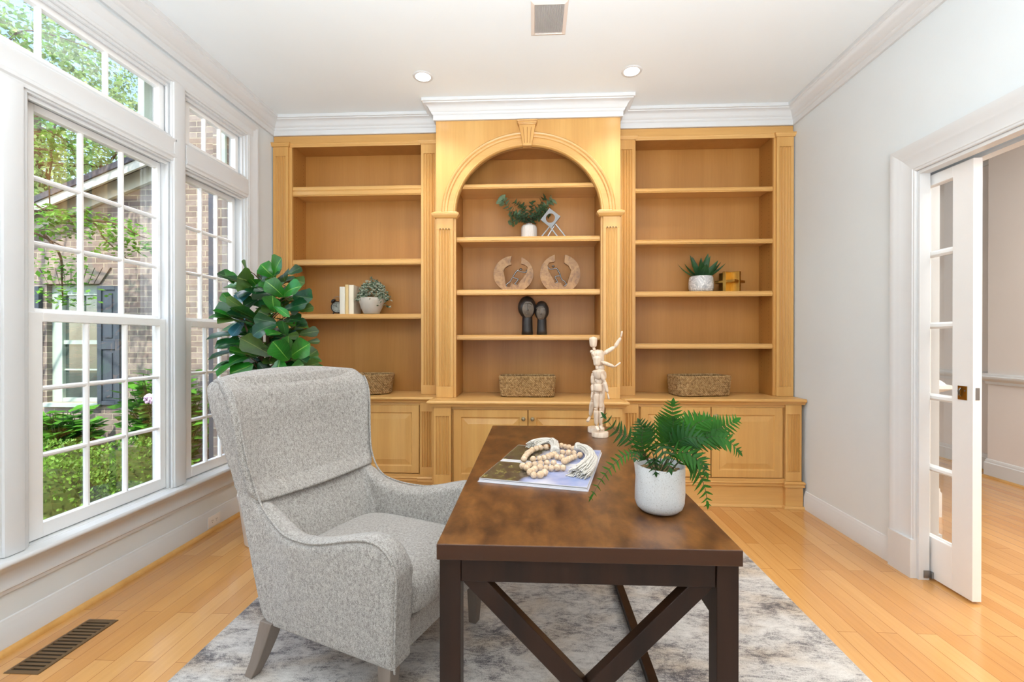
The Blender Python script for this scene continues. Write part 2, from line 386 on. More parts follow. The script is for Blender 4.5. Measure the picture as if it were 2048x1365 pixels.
m.prism([(XL,.235),(XL+.012,.238),(XL+.014,.252),(XL+.02,.258),(XL+.02,.27),(XL+.016,.276),(XL+.016,.318),(XL+.024,.33),(XL+.034,.345),(XL+.04,.361),(XL,.361)], 'y', W['near'][0]-.12, 3.43)
sobj('trim_window_sill', m, M['trim'], 'white window sill and moulded apron', smooth=35)
# ---------------------------------------------------------------- built-in bookcase
ZCT = .825            # counter top height
def fluted(root, x0, x1, y, z0, z1, n=4, depth=.02, end=.07, name='pilaster', marg=.03, dots=False):
    """fluted pilaster strip: front face at y, body behind it"""
    m = MB(); w = x1-x0; g = (w-2*marg)/n; r = min(.0105, g*.42)
    pts = [(x0, y+depth), (x0, y)]
    for i in range(n):
        c = x0+marg+g*(i+.5)
        for a in range(7): pts.append((c-r*math.cos(PI*a/6), y+r*1.25*math.sin(PI*a/6)))
    pts += [(x1, y), (x1, y+depth)]
    m.prism(pts, 'z', z0+end, z1-end)
    m.box(x0, x1, y, y+depth, z0, z0+end); m.box(x0, x1, y, y+depth, z1-end, z1)
    return obj(name, m, M['maple'], root, bevel=.0012, seg=1)
def moulding_cap(root, x0, x1, y, z0, z1, prof, name='capital', yb=None, ends=True):
    m = MB(); path = [(x1, y), (x0, y)]
    if ends: path = [(x1, (yb or y+.03)), (x1, y), (x0, y), (x0, (yb or y+.03))]
    h = z1-z0
    m.sweep(path, [(o, z0+t*h) for o, t in prof], side=1)
    return obj(name, m, M['maple_x'], root, smooth=40)
OV = [(0,0),(.006,.05),(.008,.3),(.013,.45),(.016,.62),(.016,.85),(.019,.9),(.019,1),(0,1)]
def shelf(root, x0, x1, zt, yf, yb, th=.038, double=False):
    zb = zt-th
    p = [(yb,zt),(yf+.012,zt),(yf+.006,zt-.002),(yf+.004,zt-.006),(yf+.006,zt-.0095),(yf+.001,zt-.011),(yf,zt-.016)]
    if double:
        q = zt-.036
        p += [(yf,zt-.030),(yf+.006,q+.002),(yf+.006,q-.002),(yf,q-.008)]
    p += [(yf,zb+.011),(yf+.001,zb+.009),(yf+.005,zb+.0085),(yf+.004,zb+.004),(yf+.007,zb),(yf+.022,zb),(yf+.022,zb+.018),(yb,zb+.018)]
    m = MB(); m.prism(p, 'x', x0+.001, x1-.001)
    return obj('shelf', m, M['maple_x'], root)
def side_holes(m, x, yf, yb, z0, z1, sgn):
    z = z0
    while z < z1:
        for y in (yf+.045, yb-.045):
            c = [(x, y+.003*math.cos(k*PI/3), z+.003*math.sin(k*PI/3)) for k in range(6)]
            m.add(c, [tuple(range(6))])
        z += .032
BKY = 3.90
def side_bookcase(x0, x1, ox0, ox1, shelves, name_label, lp, rp):
    t = thing('bookcase', name_label, 'bookcase')
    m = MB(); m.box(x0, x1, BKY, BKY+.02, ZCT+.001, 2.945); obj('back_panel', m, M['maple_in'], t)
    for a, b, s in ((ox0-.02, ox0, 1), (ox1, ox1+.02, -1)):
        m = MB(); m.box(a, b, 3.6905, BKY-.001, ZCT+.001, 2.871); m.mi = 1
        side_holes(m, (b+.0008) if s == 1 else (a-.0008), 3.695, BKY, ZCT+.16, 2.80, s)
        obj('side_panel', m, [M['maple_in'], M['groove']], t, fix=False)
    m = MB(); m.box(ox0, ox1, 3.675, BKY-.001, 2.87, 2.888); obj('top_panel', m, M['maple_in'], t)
    m = MB(); m.box(x0, x1, 3.668, 3.69, 2.872, 2.946); obj('frieze', m, M['maple_x'], t, bevel=.001)
    moulding_cap(t, ox0-.012, ox1+.012, 3.668, 2.853, 2.884, OV, 'cornice', ends=False)
    for i, (a, b) in enumerate((lp, rp)):
        m = MB(); ia, ib = (x0, ox0) if i == 0 else (ox1, x1)
        m.box(ia, ib, 3.668, 3.69, ZCT+.001, 2.872); obj('stile', m, M['maple'], t, bevel=.001)
        fluted(t, a, b, 3.648, ZCT+.001, 2.853, end=.075, marg=.02)
        moulding_cap(t, a-.002, b+.002, 3.648, 2.853, 2.884, OV, 'capital', yb=3.668)
    for z, th, d in shelves: shelf(t, ox0, ox1, z, 3.676, BKY-.001, th, d)
    return t
side_bookcase(-2.142, -.752, -1.989, -.914, [(2.535,.08,True),(1.933,.048,False),(1.482,.042,False)],
  'open maple bookcase bay beside the window, a clock and three books on its lowest shelf', (-2.138,-2.012), (-.908,-.775))
side_bookcase(.659, 2.033, .813, 1.885, [(2.479,.037,False),(2.068,.037,False),(1.655,.042,False),(1.237,.04,False)],
  'open maple bookcase bay against the plain white wall, an agave on its second-lowest shelf', (.68,.803), (1.90,2.028))

# arched centre bay
def centre_bay():
    t = thing('arched_bookcase', 'taller maple bookcase bay with a round arch and keystone', 'bookcase')
    x0, x1, yf, yb = -.747, .655, 3.468, 3.82
    o0, o1 = -.593, .509; cx = (o0+o1)/2; a = (o1-o0)/2; zs, top = 2.232, 2.946; b = .506
    m = MB()   # front board with arch cut out
    N = 48; arc = [(cx-a*math.cos(PI*i/N), zs+b*math.sin(PI*i/N)) for i in range(N+1)]
    def strip(y):
        return [(p[0], y, p[1]) for p in arc]
    fr, bk = strip(yf), strip(yf+.022); vs = fr+bk; n = N+1
    up = []
    for p in arc: up.append((x0+(x1-x0)*(p[0]-o0)/(o1-o0), yf, top))
    vs += up + [(p[0], yf+.022, p[2]) for p in up]
    fs = []
    for i in range(N):
        fs += [(i,i+1,2*n+i+1,2*n+i), (i+1,i,n+i,n+i+1)]
    m.add(vs, fs)
    m.box(x0, o0, yf, yf+.022, ZCT+.001, zs); m.box(o1, x1, yf, yf+.022, ZCT+.001, zs)
    m.add([(x0,yf,zs),(o0,yf,zs),(x0,yf,top)],[(0,1,2)]); m.add([(o1,yf,zs),(x1,yf,zs),(x1,yf,top)],[(0,1,2)])
    obj('face_board', m, M['maple'], t, fix=False)
    for q0, q1 in ((x0, x0+.02), (x1-.02, x1)):
        m = MB(); m.box(q0, q1, yf+.0225, 3.645, ZCT+.001, top); obj('side_return', m, M['maple'], t)
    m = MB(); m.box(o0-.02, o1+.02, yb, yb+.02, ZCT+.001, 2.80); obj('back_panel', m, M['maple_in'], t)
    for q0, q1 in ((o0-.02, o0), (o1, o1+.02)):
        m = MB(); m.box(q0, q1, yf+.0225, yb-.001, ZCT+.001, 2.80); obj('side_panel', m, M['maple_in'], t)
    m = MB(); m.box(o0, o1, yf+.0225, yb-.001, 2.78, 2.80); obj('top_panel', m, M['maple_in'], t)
    # archivolt
    pr = [(0,.0),(0,.022),(.006,.030),(.014,.030),(.018,.020),(.021,.017),(.062,.017),(.066,.024),(.07,.026),(.082,.026),(.088,.034),(.100,.036),(.106,.030),(.112,.012),(.114,0)]
    m = MB(); vs = []; k = len(pr)
    for i in range(N+1):
        g = PI*i/N
        for r, h in pr: vs.append((cx-(a+r-.002)*math.cos(g), yf-h, zs+(b+r-.002)*math.sin(g)))
    m.add(vs, [(i*k+j, i*k+j+1, (i+1)*k+j+1, (i+1)*k+j) for i in range(N) for j in range(k-1)])
    # reveal of the arch
    vs = [(p[0], y, p[1]) for p in arc for y in (yf-.001, yf+.03)]
    m.add(vs, [(2*i, 2*i+1, 2*i+3, 2*i+2) for i in range(N)])
    obj('archivolt', m, M['maple_x'], t, smooth=45)
    # keystone
    m = MB(); kx = -.046
    def trap(zb, zt, wb, wt, y0, y1):
        m.hexa([(kx-wb,y0,zb),(kx+wb,y0,zb),(kx+wb,y1,zb),(kx-wb,y1,zb)],[(kx-wt,y0,zt),(kx+wt,y0,zt),(kx+wt,y1,zt),(kx-wt,y1,zt)])
    trap(2.728, 2.885, .033, .062, yf-.05, yf-.001)
    m.box(kx-.066, kx+.066, yf-.056, yf-.001, 2.885, 2.893); m.box(kx-.071, kx+.071, yf-.062, yf-.001, 2.893, 2.906); m.box(kx-.076, kx+.076, yf-.068, yf-.001, 2.906, 2.917)
    ks = obj('keystone', m, M['maple'], t, bevel=.002)
    m = MB()
    for s in (-1, 0, 1):
        pts = []
        for i in range(9):
            z = 2.748+i*.0145; f = (z-2.728)/.157; pts.append((kx+s*(.017+.016*f), yf-.0502, z))
        m.tube(pts, .0042, 8, flat=.5)
    obj('flute', m, M['groove_soft'], ks)
    for p0, p1 in ((-.742,-.612), (.524,.65)):
        fluted(t, p0, p1, yf-.02, ZCT+.001, 2.196, end=.085, marg=.02)
        m = MB(); w = p1-p0
        for i in range(4):
            c = p0+.02+(w-.04)/4*(i+.5); m.lathe([(.0045,0),(.0045,.001)], 10, (0,0,0)); q = m.v[-20:]; m.v[-20:] = [(c+v[0], yf-.0205-v[2], 2.196-.08+v[1]) for v in q]
        obj('drill_dot', m, M['groove'], t)
        moulding_cap(t, p0-.004, p1+.022 if p0 < 0 else p1+.004, yf-.02, 2.196, 2.245, [(0,0),(.008,.06),(.012,.2),(.02,.35),(.026,.5),(.027,.68),(.022,.82),(.012,.9),(.010,1),(0,1)], 'impost', yb=yf+.01) if p0 < 0 else \
        moulding_cap(t, p0-.022, p1+.004, yf-.02, 2.196, 2.245, [(0,0),(.008,.06),(.012,.2),(.02,.35),(.026,.5),(.027,.68),(.022,.82),(.012,.9),(.010,1),(0,1)], 'impost', yb=yf+.01)
    for z, th in ((2.472,.036),(2.065,.04),(1.657,.042),(1.307,.04)): shelf(t, o0, o1, z, 3.496, yb-.001, th)
    return t
M['groove_soft'] = flat('maple_flute_shadow', srgb(176,124,64), .5)
centre_bay()

# base cabinets
def raised_door(root, x0, x1, z0, z1, y, knob_x, knob_z):
    rings = [(0,0,.004),(.004,0,0),(.056,0,0),(.060,0,.004),(.064,0,.009),(.070,0,.009),(.104,0,.0025),(.108,0,.0015)]
    vs = []
    for ins, _, dy in rings: vs += [(x0+ins,y+dy,z0+ins),(x1-ins,y+dy,z0+ins),(x1-ins,y+dy,z1-ins),(x0+ins,y+dy,z1-ins)]
    fs = []
    for i in range(len(rings)-1):
        for k in range(4): fs.append((i*4+k,i*4+(k+1)%4,(i+1)*4+(k+1)%4,(i+1)*4+k))
    e = (len(rings)-1)*4; fs.append((e,e+1,e+2,e+3))
    n = len(vs); vs += [(x0,y+.02,z0),(x1,y+.02,z0),(x1,y+.02,z1),(x0,y+.02,z1)]
    for k in range(4): fs.append((n+k,n+(k+1)%4,(k+1)%4,k))
    fs.append((n+3,n+2,n+1,n))
    m = MB(); m.add(vs, fs); d = obj('door', m, M['maple'], root, fix=True)
    m = MB(); m.lathe([(.012,0),(.0125,.002),(.006,.004),(.0055,.012),(.011,.016),(.0145,.021),(.0145,.026),(.012,.0295),(.005,.031),(.001,.031)], 20)
    m.v = [(knob_x+v[0], y-v[2], knob_z+v[1]) for v in m.v]
    obj('knob', m, M['knob'], d, smooth=40)
    return d
BM = [(0,0),(.010,0),(.012,.1),(.012,.3),(.008,.45),(.014,.55),(.016,.75),(.012,.9),(.004,1),(0,1)]
def base_cabinet(x0, x1, yf, pil, doors, label, ybk=3.93):
    t = thing('base_cabinet', label, 'cabinet')
    m = MB(); m.box(x0, x1, yf+.022, ybk, .16, .778); obj('carcass', m, M['maple'], t)
    m = MB(); a, b = pil[0][1], pil[1][0]
    m.box(a, b, yf+.002, yf+.0215, .758, .778); m.box(a, b, yf+.002, yf+.0215, .195, .218); obj('face_frame', m, M['maple_x'], t)
    for d0, d1, side in doors:
        raised_door(t, d0, d1, .2225, .756, yf, d1-.030 if side < 0 else d0+.030, .692)
    for p0, p1 in pil: fluted(t, p0, p1, yf-.014, .205, .778, end=.07, depth=.034, marg=.014)
    m = MB(); m.box(x0, x1, yf+.012, ybk, 0.001, .16); obj('plinth', m, M['maple_x'], t, bevel=.001)
    m = MB(); m.sweep([(b, yf+.012), (a, yf+.012)], [(o, .16+.037*z) for o, z in BM]); 
    m.sweep([(b, yf+.012), (a, yf+.012)], [(0,.001),(.016,.001),(.016,.008),(.012,.018),(0,.02)])
    for p0, p1 in pil:
        m.box(p0-.006, p1+.006, yf-.022, yf+.02, .001, .16)
        pth = [(p1+.006, yf+.02), (p1+.006, yf-.022), (p0-.006, yf-.022), (p0-.006, yf+.02)]
        m.sweep(pth, [(o*.8, .16+.044*z) for o, z in BM]); m.sweep(pth, [(0,.001),(.014,.001),(.014,.008),(.010,.018),(0,.02)])
        m.box(p0-.006, p1+.006, yf-.022, yf+.02, .159, .204)
    obj('base_moulding', m, M['maple_x'], t, smooth=35)
    return t
base_cabinet(-2.125, -.760, 3.52, ((-2.105,-1.985),(-.882,-.775)), ((-1.965,-1.432,-1),(-1.426,-.893,1)), 'low maple cabinet with raised-panel doors behind the grey armchair')
base_cabinet(.668, 2.022, 3.52, ((.684,.800),(1.893,2.010)), ((.818,1.347,-1),(1.353,1.878,1)), 'low maple cabinet with two raised-panel doors beside the plain white wall')
base_cabinet(-.752, .660, 3.325, ((-.731,-.603),(.522,.641)), ((-.588,-.042,-1),(-.036,.507,1)), 'projecting low maple cabinet under the arched bookcase bay')
m = MB()
ys, yc = 3.503, 3.295
m.box(-2.14, 2.03, ys+.003, 3.80, .7795, ZCT); m.box(-2.14, 2.03, 3.80, 3.93, .7795, ZCT); m.box(-.745, .655, yc+.003, ys+.01, .7795, ZCT)
m.sweep([(2.032,ys+.003),(.657,ys+.003),(.657,yc+.003),(-.747,yc+.003),(-.747,ys+.003),(-2.14,ys+.003)],
  [(0,.7795),(.004,.78),(.006,.787),(.011,.792),(.013,.797),(.019,.798),(.026,.802),(.029,.809),(.029,.814),(.026,.821),(.019,.825),(0,.825)])
tag(obj('countertop', m, M['maple_x'], smooth=40), 'long maple countertop running across all three low cabinets', 'countertop')
# ---------------------------------------------------------------- rug
def rug_mat():
    t = NT('distressed_rug'); v = t.coords((1,1.6,1)); v1 = t.coords()
    a = t.noise(v, 11, 6, .74, .6); b = t.noise(v, 2.8, 4, .6, .4); s = t.noise(v1, 420, 2, .6); s2 = t.noise(t.coords((.5,1.6,1)), 60, 3, .7)
    m = t.math('ADD', t.math('MULTIPLY', a, .62), t.math('ADD', t.math('MULTIPLY', b, .42), t.math('MULTIPLY', s2, .30)))
    m = t.math('ADD', m, t.math('MULTIPLY', t.math('SUBTRACT', s, .5), .42))
    c = t.ramp(m, [(.45, srgb(66,62,68)), (.55, srgb(108,103,104)), (.61, srgb(156,149,144)), (.69, srgb(194,188,181)), (.87, srgb(218,213,206))])
    tan = t.ramp(t.noise(v, 3.1, 3, .5, .3), [(.45, (1,1,1,1)), (.7, srgb(236,216,190))])
    t.bsdf(t.mix(.8, c, tan, 'MULTIPLY'), .95, spec=.1, normal=t.bump(s, .6, .004), sheen=.2); return t.m
M['rug'] = rug_mat()
m = MB(); m.box(-1.345, 1.247, -.75, 2.86, .0005, .013)
tag(obj('area_rug', m, M['rug'], bevel=.005), 'large distressed grey and cream area rug under the desk and armchair', 'rug')
ZR = .0135

# ---------------------------------------------------------------- desk
def desk_mat(name, top):
    t = NT(name); v = t.coords((1,.45,1)) if top else t.coords((1,1,.1))
    g = t.noise(t.coords((1,.25,1)) if top else t.coords((1,1,.05)), 22 if top else 90, 3, .5)
    if top:
        b = t.noise(v, 19, 5, .6, .2)
        c = t.ramp(b, [(.33, srgb(60,32,11)), (.50, srgb(90,54,22)), (.68, srgb(116,74,33))])
    else:
        b = t.noise(v, 14, 3); c = t.ramp(b, [(.3, srgb(27,13,6)), (.7, srgb(46,24,11))])
    c = t.mix(.3 if top else .45, c, t.ramp(g, [(.3,(.72,.68,.64,1)),(.65,(1,1,1,1))]), 'MULTIPLY')
    t.bsdf(c, .34 if top else .42, coat=.12 if top else .05, spec=.5 if top else .3, normal=t.bump(t.noise(t.coords(), 160, 3), .12 if top else .05, .0015)); return t.m
M['desk_top'] = desk_mat('walnut_stain_top', True); M['desk'] = desk_mat('walnut_stain_frame', False)
M['desk_edge'] = wood('walnut_stain_edge', 'x', srgb(46,22,8), srgb(62,32,12), srgb(76,42,17), rough=.4, coat=.03)
dx0, dx1, dy0, dy1, dzt = -.246, .517, 1.144, 2.744, .7504
dk = thing('writing_desk', 'dark walnut stained writing desk with crossed end braces on the rug', 'desk', (0,0,0))
m = MB(); m.box(dx0, dx1, dy0, dy1, dzt-.041, dzt); m.m[1] = 1
tp = obj('tabletop', m, [M['desk_edge'], M['desk_top']], dk, bevel=.0025)
lw = .054; lx = (dx0+.006, dx1-.006-lw); ly = (dy0+.010, dy1-.010-lw)
for x in lx:
    for y in ly:
        m = MB(); m.box(x, x+lw, y, y+lw, ZR, dzt-.0415); obj('leg', m, M['desk'], dk, bevel=.002)
for y in (ly[0]+.006, ly[1]+.004):
    m = MB(); m.box(lx[0]+lw+.0005, lx[1]-.0005, y, y+.042, .648, dzt-.0415); obj('apron', m, M['desk'], dk, bevel=.002)
m = MB(); m.box(lx[0]+.008, lx[0]+.03, ly[0]+lw+.0005, ly[1]-.0005, .648, dzt-.0415); obj('apron', m, M['desk'], dk, bevel=.002)
m = MB(); m.box(lx[1]+.004, lx[1]+.026, ly[0]+lw+.0005, ly[1]-.0005, .555, dzt-.0415); obj('side_rail', m, M['desk'], dk, bevel=.002)
for y in (ly[0]+.010, ly[1]+.008):
    xa, xb = lx[0]+lw, lx[1]; zt, zb = .648, .055
    def brace(p, q, yy, dep=.034, w=.046):
        m = MB(); d = Vector((q[0]-p[0], q[1]-p[1])).normalized(); nn = Vector((-d.y, d.x))*w/2
        a = [(p[0]-nn.x,p[1]-nn.y),(p[0]+nn.x,p[1]+nn.y),(q[0]+nn.x,q[1]+nn.y),(q[0]-nn.x,q[1]-nn.y)]
        m.prism(a, 'y', yy, yy+dep); return obj('brace', m, M['desk'], dk, bevel=.002)
    brace((xa+.022,zt+.012), (xb-.012,zb-.01), y+.001, .033); brace((xb-.022,zt+.012), (xa+.012,zb-.01), y, .034)
m = MB(); m.box(.413, .448, ly[0]+lw*.5, ly[1]+lw*.5, ZR+.001, .048); obj('stretcher', m, M['desk'], dk, bevel=.002)
# ---------------------------------------------------------------- armchair
def fabric_mat():
    t = NT('heathered_tweed'); v = t.coords((1,1,.42)); a = t.noise(v, 560, 3, .7, .2); b = t.noise(t.coords((1,1,.6)), 110, 3, .6)
    f = t.math('ADD', t.math('MULTIPLY', a, .8), t.math('MULTIPLY', b, .28))
    c = t.ramp(f, [(.36, srgb(82,77,73)), (.45, srgb(121,115,109)), (.53, srgb(156,150,143)), (.62, srgb(185,179,172)), (.8, srgb(209,204,198))])
    t.bsdf(c, .95, spec=.1, sheen=.25, normal=t.bump(a, .55, .003)); return t.m
M['tweed'] = fabric_mat()
M['piping'] = M['tweed']
M['grey_oak'] = wood('weathered_oak', 'z', srgb(92,80,70), srgb(124,112,102), srgb(146,134,122), rough=.6, coat=0)
def lerp(tab, x):
    if x <= tab[0][0]: return tab[0][1]
    for (a, b), (c, d) in zip(tab, tab[1:]):
        if x <= c: return b + (d-b)*(x-a)/(c-a)
    return tab[-1][1]
CO = Vector((-.632,1.852,0)); CA = R(-22)
ch = thing('wing_armchair', 'grey tweed wingback armchair with weathered oak legs drawn up to the desk', 'armchair', (CO.x,CO.y,ZR-.0135), CA)
TOP = [(-.556,1.085),(-.548,1.10),(-.50,1.112),(-.43,1.098),(-.40,1.06),(-.378,.985),(-.362,.84),(-.341,.72),(-.309,.646),(-.27,.615),(-.23,.594),(-.151,.569),(-.09,.563),(-.033,.566),(.03,.577),(.099,.595),(.16,.613),(.221,.628),(.27,.630),(.299,.622),(.325,.604),(.347,.575),(.360,.53)]
BOT = [(-.556,1.06),(-.533,.982),(-.455,.732),(-.371,.472),(-.31,.26),(-.29,.222),(-.255,.2),(.326,.2),(.337,.32),(.352,.45),(.360,.52)]
XS = [-.556,-.548,-.53,-.50,-.47,-.43,-.415,-.40,-.389,-.378,-.37,-.362,-.352,-.341,-.325,-.309,-.29,-.27,-.25,-.23,-.19,-.151,-.12,-.09,-.06,-.033,.03,.065,.099,.16,.19,.221,.245,.27,.285,.299,.312,.325,.336,.347,.354,.360]
def yout(z, x=None):
    a = lerp([(.2,.318),(.35,.335),(.55,.352),(.66,.356)], z)
    if x is None or x > -.1: return a
    w = lerp([(.2,.318),(.40,.322),(.62,.320),(.72,.324),(.84,.343),(.98,.360),(1.06,.363),(1.12,.356)], z)
    k = min(1, (-.1-x)/.16); k = k*k*(3-2*k); return a+(w-a)*k
def side_panel(m, sgn):
    K = 24; rows = []
    for x in XS:
        zt, zb = lerp(TOP, x+.024*min(1,max(0,(-.29-x)/.04))*(1 if x < -.29 else 0)), lerp(BOT, x); zt = max(zt, zb+.004)
        th = lerp([(-.556,.05),(-.40,.055),(-.30,.075),(-.15,.092),(.36,.098)], x)
        r = min(.032 if x > -.25 else .024, (zt-zb)*.48, .04); row = []
        nz = 7
        for i in range(nz):
            z = zb + (zt-r-zb)*i/(nz-1); row.append((x, sgn*yout(z,x), z))
        for i in range(1, 8):
            a = PI*i/8; z = zt-r+r*math.sin(a); y = yout(zt,x)-th/2+th/2*math.cos(a); row.append((x, sgn*y, z))
        for i in range(nz):
            z = zt-r-(zt-r-zb)*i/(nz-1); row.append((x, sgn*(yout(z,x)-th), z))
        rows.append(row)
    k = len(rows[0]); n = len(rows)
    fs = [(i*k+j, i*k+(j+1)%k, (i+1)*k+(j+1)%k, (i+1)*k+j) for i in range(n-1) for j in range(k)]
    fs += [tuple(range(k)), tuple((n-1)*k+j for j in range(k-1,-1,-1))]
    m.add([p for r_ in rows for p in r_], fs)
def rear(z): return lerp([(.2,-.262),(.222,-.292),(.26,-.31),(.472,-.371),(.732,-.455),(.982,-.533),(1.06,-.552),(1.12,-.552)], z)
m = MB()
side_panel(m, -1); side_panel(m, 1)
rows = []
ZB = [.2,.222,.26,.34,.42,.472,.55,.62,.66,.732,.82,.9,.982,1.04,1.075,1.10,1.115,1.122]
for z in ZB:
    xr = rear(z)
    xf = lerp([(.2,-.19),(.42,-.235),(.55,-.285),(.66,-.345),(.8,-.395),(1.0,-.445),(1.122,-.47)], z)
    if z > 1.04:
        sh = ((z-1.04)/.082)**2*.035; xr += sh; xf -= sh*.3
    hw = lerp([(.2,.29),(.6,.295),(.75,.305),(1.0,.335),(1.06,.33),(1.122,.30)], z); row = []
    for i in range(13):
        y = -hw+2*hw*i/12; row.append((xr + .012*(abs(y)/hw)**4, y, z + (.004*(1-(y/hw)**2) if z > 1.0 else 0)))
    for i in range(13):
        y = hw-2*hw*i/12; row.append((xf - .01*(1-(y/hw)**2), y, z))
    rows.append(row)
k = 26; n = len(rows)
fs = [(i*k+j, i*k+(j+1)%k, (i+1)*k+(j+1)%k, (i+1)*k+j) for i in range(n-1) for j in range(k)] + [tuple(range(k-1,-1,-1)), tuple((n-1)*k+j for j in range(k))]
m.add([p for r_ in rows for p in r_], fs)
m.box(-.27, .30, -.29, .29, .2, .30)
fr = obj('upholstered_frame', m, M['tweed'], ch)
rm = fr.modifiers.new('fuse', 'REMESH'); rm.mode = 'VOXEL'; rm.voxel_size = .0085; rm.use_smooth_shade = True
sm = fr.modifiers.new('soften', 'SMOOTH'); sm.iterations = 4; sm.factor = .5
# upper back pad, wrapping forward into the wings
def pip(z): return lerp([(.646,-.309),(.72,-.338),(.838,-.358),(.986,-.372),(1.06,-.392),(1.098,-.425)], z)
def pad(u, v):       # v 0..1 around from lower lip, up the front, over the top
    s = 2*u-1; zb = .652 - .006*(1-s*s); zt = 1.098 + .027*(1-s*s)
    f = min(1, max(0, (v-.12)/.76))
    z = zb + (zt-zb)*f
    edge = pip(min(z,1.098))-.004; dip = .058*(1-abs(s)**3.2)*min(1, f*6+.25)
    x = edge - dip - (.022*math.cos(f*PI)*(1-s*s) if f < .5 else 0)*-.9
    if v < .12:
        a = (.12-v)/.12; x -= .085*(1-math.cos(a*PI/2)); z -= .016*math.sin(a*PI/2)
    if v > .88:
        a = (v-.88)/.12; x -= .075*a; z += .020*math.sin(a*PI*.8)
    if f > .86 : x -= .02*((f-.86)/.14)**2
    y = s*(yout(z,-.4)-.003-.016*max(0,1-f*9)*(1 if v < .3 else 0))
    return (x, y, z)
m = MB(); m.grid(pad, 33, 40)
pd = obj('back_cushion', m, M['tweed'], ch, smooth=180)
so_ = pd.modifiers.new('thick', 'SOLIDIFY'); so_.thickness = .03; so_.offset = -1
# seat cushion
m = MB()
def seat(u, v):
    a = 2*PI*u; p = 5.5
    c, s_ = math.cos(a), math.sin(a); sx = math.copysign(abs(c)**(2/p), c); sy = math.copysign(abs(s_)**(2/p), s_)
    b = -PI/2+PI*v; cz = math.copysign(abs(math.sin(b))**(2/3.2), math.sin(b)); cr = max(.001, math.cos(b))**(2/5.0)
    x = .028+.322*sx*cr; y = .262*sy*cr; z = .378+.085*cz
    if cz > 0: z += .012*(1-(sx*cr)**2)*(1-(sy*cr)**2)
    return (x, y, z)
m.grid(seat, 72, 22, cu=True); m.f += [tuple(range(0,72*22,22)), tuple(range(21,72*22,22))]; m.m += [0,0]; obj('seat_cushion', m, M['tweed'], ch, smooth=180)
for sgn in (-1, 1):
    pts = []
    for x, z in [(-.414,1.082),(-.394,1.05),(-.375,.986),(-.3585,.84),(-.3375,.722),(-.306,.649),(-.268,.619),(-.229,.597),(-.151,.573),(-.033,.570),(.03,.580),(.099,.598),(.16,.616),(.221,.630),(.27,.631),(.299,.623),(.325,.606),(.348,.577),(.3615,.53),(.3535,.45),(.339,.32),(.3275,.203)]:
        pts.append((x, sgn*(yout(z,x)-(.0085 if sgn > 0 and x > -.29 else .0065)), z-(.012 if sgn > 0 else .009) if x > -.29 else z))
    for _ in range(2):
        q = [pts[0]]
        for a, b in zip(pts, pts[1:]):
            q += [tuple(.75*i+.25*j for i, j in zip(a, b)), tuple(.25*i+.75*j for i, j in zip(a, b))]
        pts = q+[pts[-1]]
    m = MB(); m.tube(pts, .0042, 8); obj('piping', m, M['piping'], ch, smooth=180)
for sx, sy in ((-1,-1),(-1,1),(1,-1),(1,1)):
    m = MB()
    if sx < 0: prof = [(-.262,.295,.214,.031),(-.276,.312,.14,.027),(-.294,.328,.07,.023),(-.316,.34,.0135,.020)]
    else: prof = [(.285,.288,.205,.027),(.283,.289,.11,.023),(.280,.290,.0135,.018)]
    vs = []
    for x, y, z, r in prof: vs += [(x-r,sy*y-r,z),(x+r,sy*y-r,z),(x+r,sy*y+r,z),(x-r,sy*y+r,z)]
    fs = [(i*4+k_, i*4+(k_+1)%4, (i+1)*4+(k_+1)%4, (i+1)*4+k_) for i in range(len(prof)-1) for k_ in range(4)] + [(0,1,2,3), tuple(len(vs)-4+i for i in range(4))]
    m.add(vs, fs); obj('leg', m, M['grey_oak'], ch, bevel=.003)
# ---------------------------------------------------------------- leaves
def leaf_mat(name, base, vein, nv=7, rough=.32, spec=.45):
    """leaf with midrib and side veins from its own uv layout (u across, v along)"""
    t = NT(name); c = t.n('ShaderNodeTexCoord'); sp = t.n('ShaderNodeSeparateXYZ'); t.l(c.outputs['UV'], sp.inputs[0])
    d = t.math('ABSOLUTE', t.math('SUBTRACT', sp.outputs[0], .5))
    mid = t.math('LESS_THAN', d, .022)
    w = t.math('FRACT', t.math('SUBTRACT', t.math('MULTIPLY', sp.outputs[1], nv), t.math('MULTIPLY', d, 3.2)))
    side = t.math('MULTIPLY', t.math('LESS_THAN', w, .06), .22)
    nz = t.noise(t.coords(), 9, 3); var = t.n('ShaderNodeObjectInfo')
    g = t.ramp(nz, [(.3, tuple(x*.55 for x in base[:3])+(1,)), (.5, base), (.7, tuple(min(1,x*1.7) for x in base[:3])+(1,))])
    col = t.mix(t.math('MAXIMUM', mid, side), g, vein)
    b = t.n('ShaderNodeBsdfPrincipled'); t.l(col, b.inputs['Base Color']); b.inputs['Roughness'].default_value = rough; b.inputs['Specular IOR Level'].default_value = spec
    tr = t.n('ShaderNodeBsdfTranslucent'); t.l(t.mix(.5, col, (.25,.6,.05,1)), tr.inputs[0])
    mx = t.n('ShaderNodeMixShader'); mx.inputs[0].default_value = .18; t.l(b.outputs[0], mx.inputs[1]); t.l(tr.outputs[0], mx.inputs[2]); t.l(mx.outputs[0], t.out.inputs[0]); return t.m
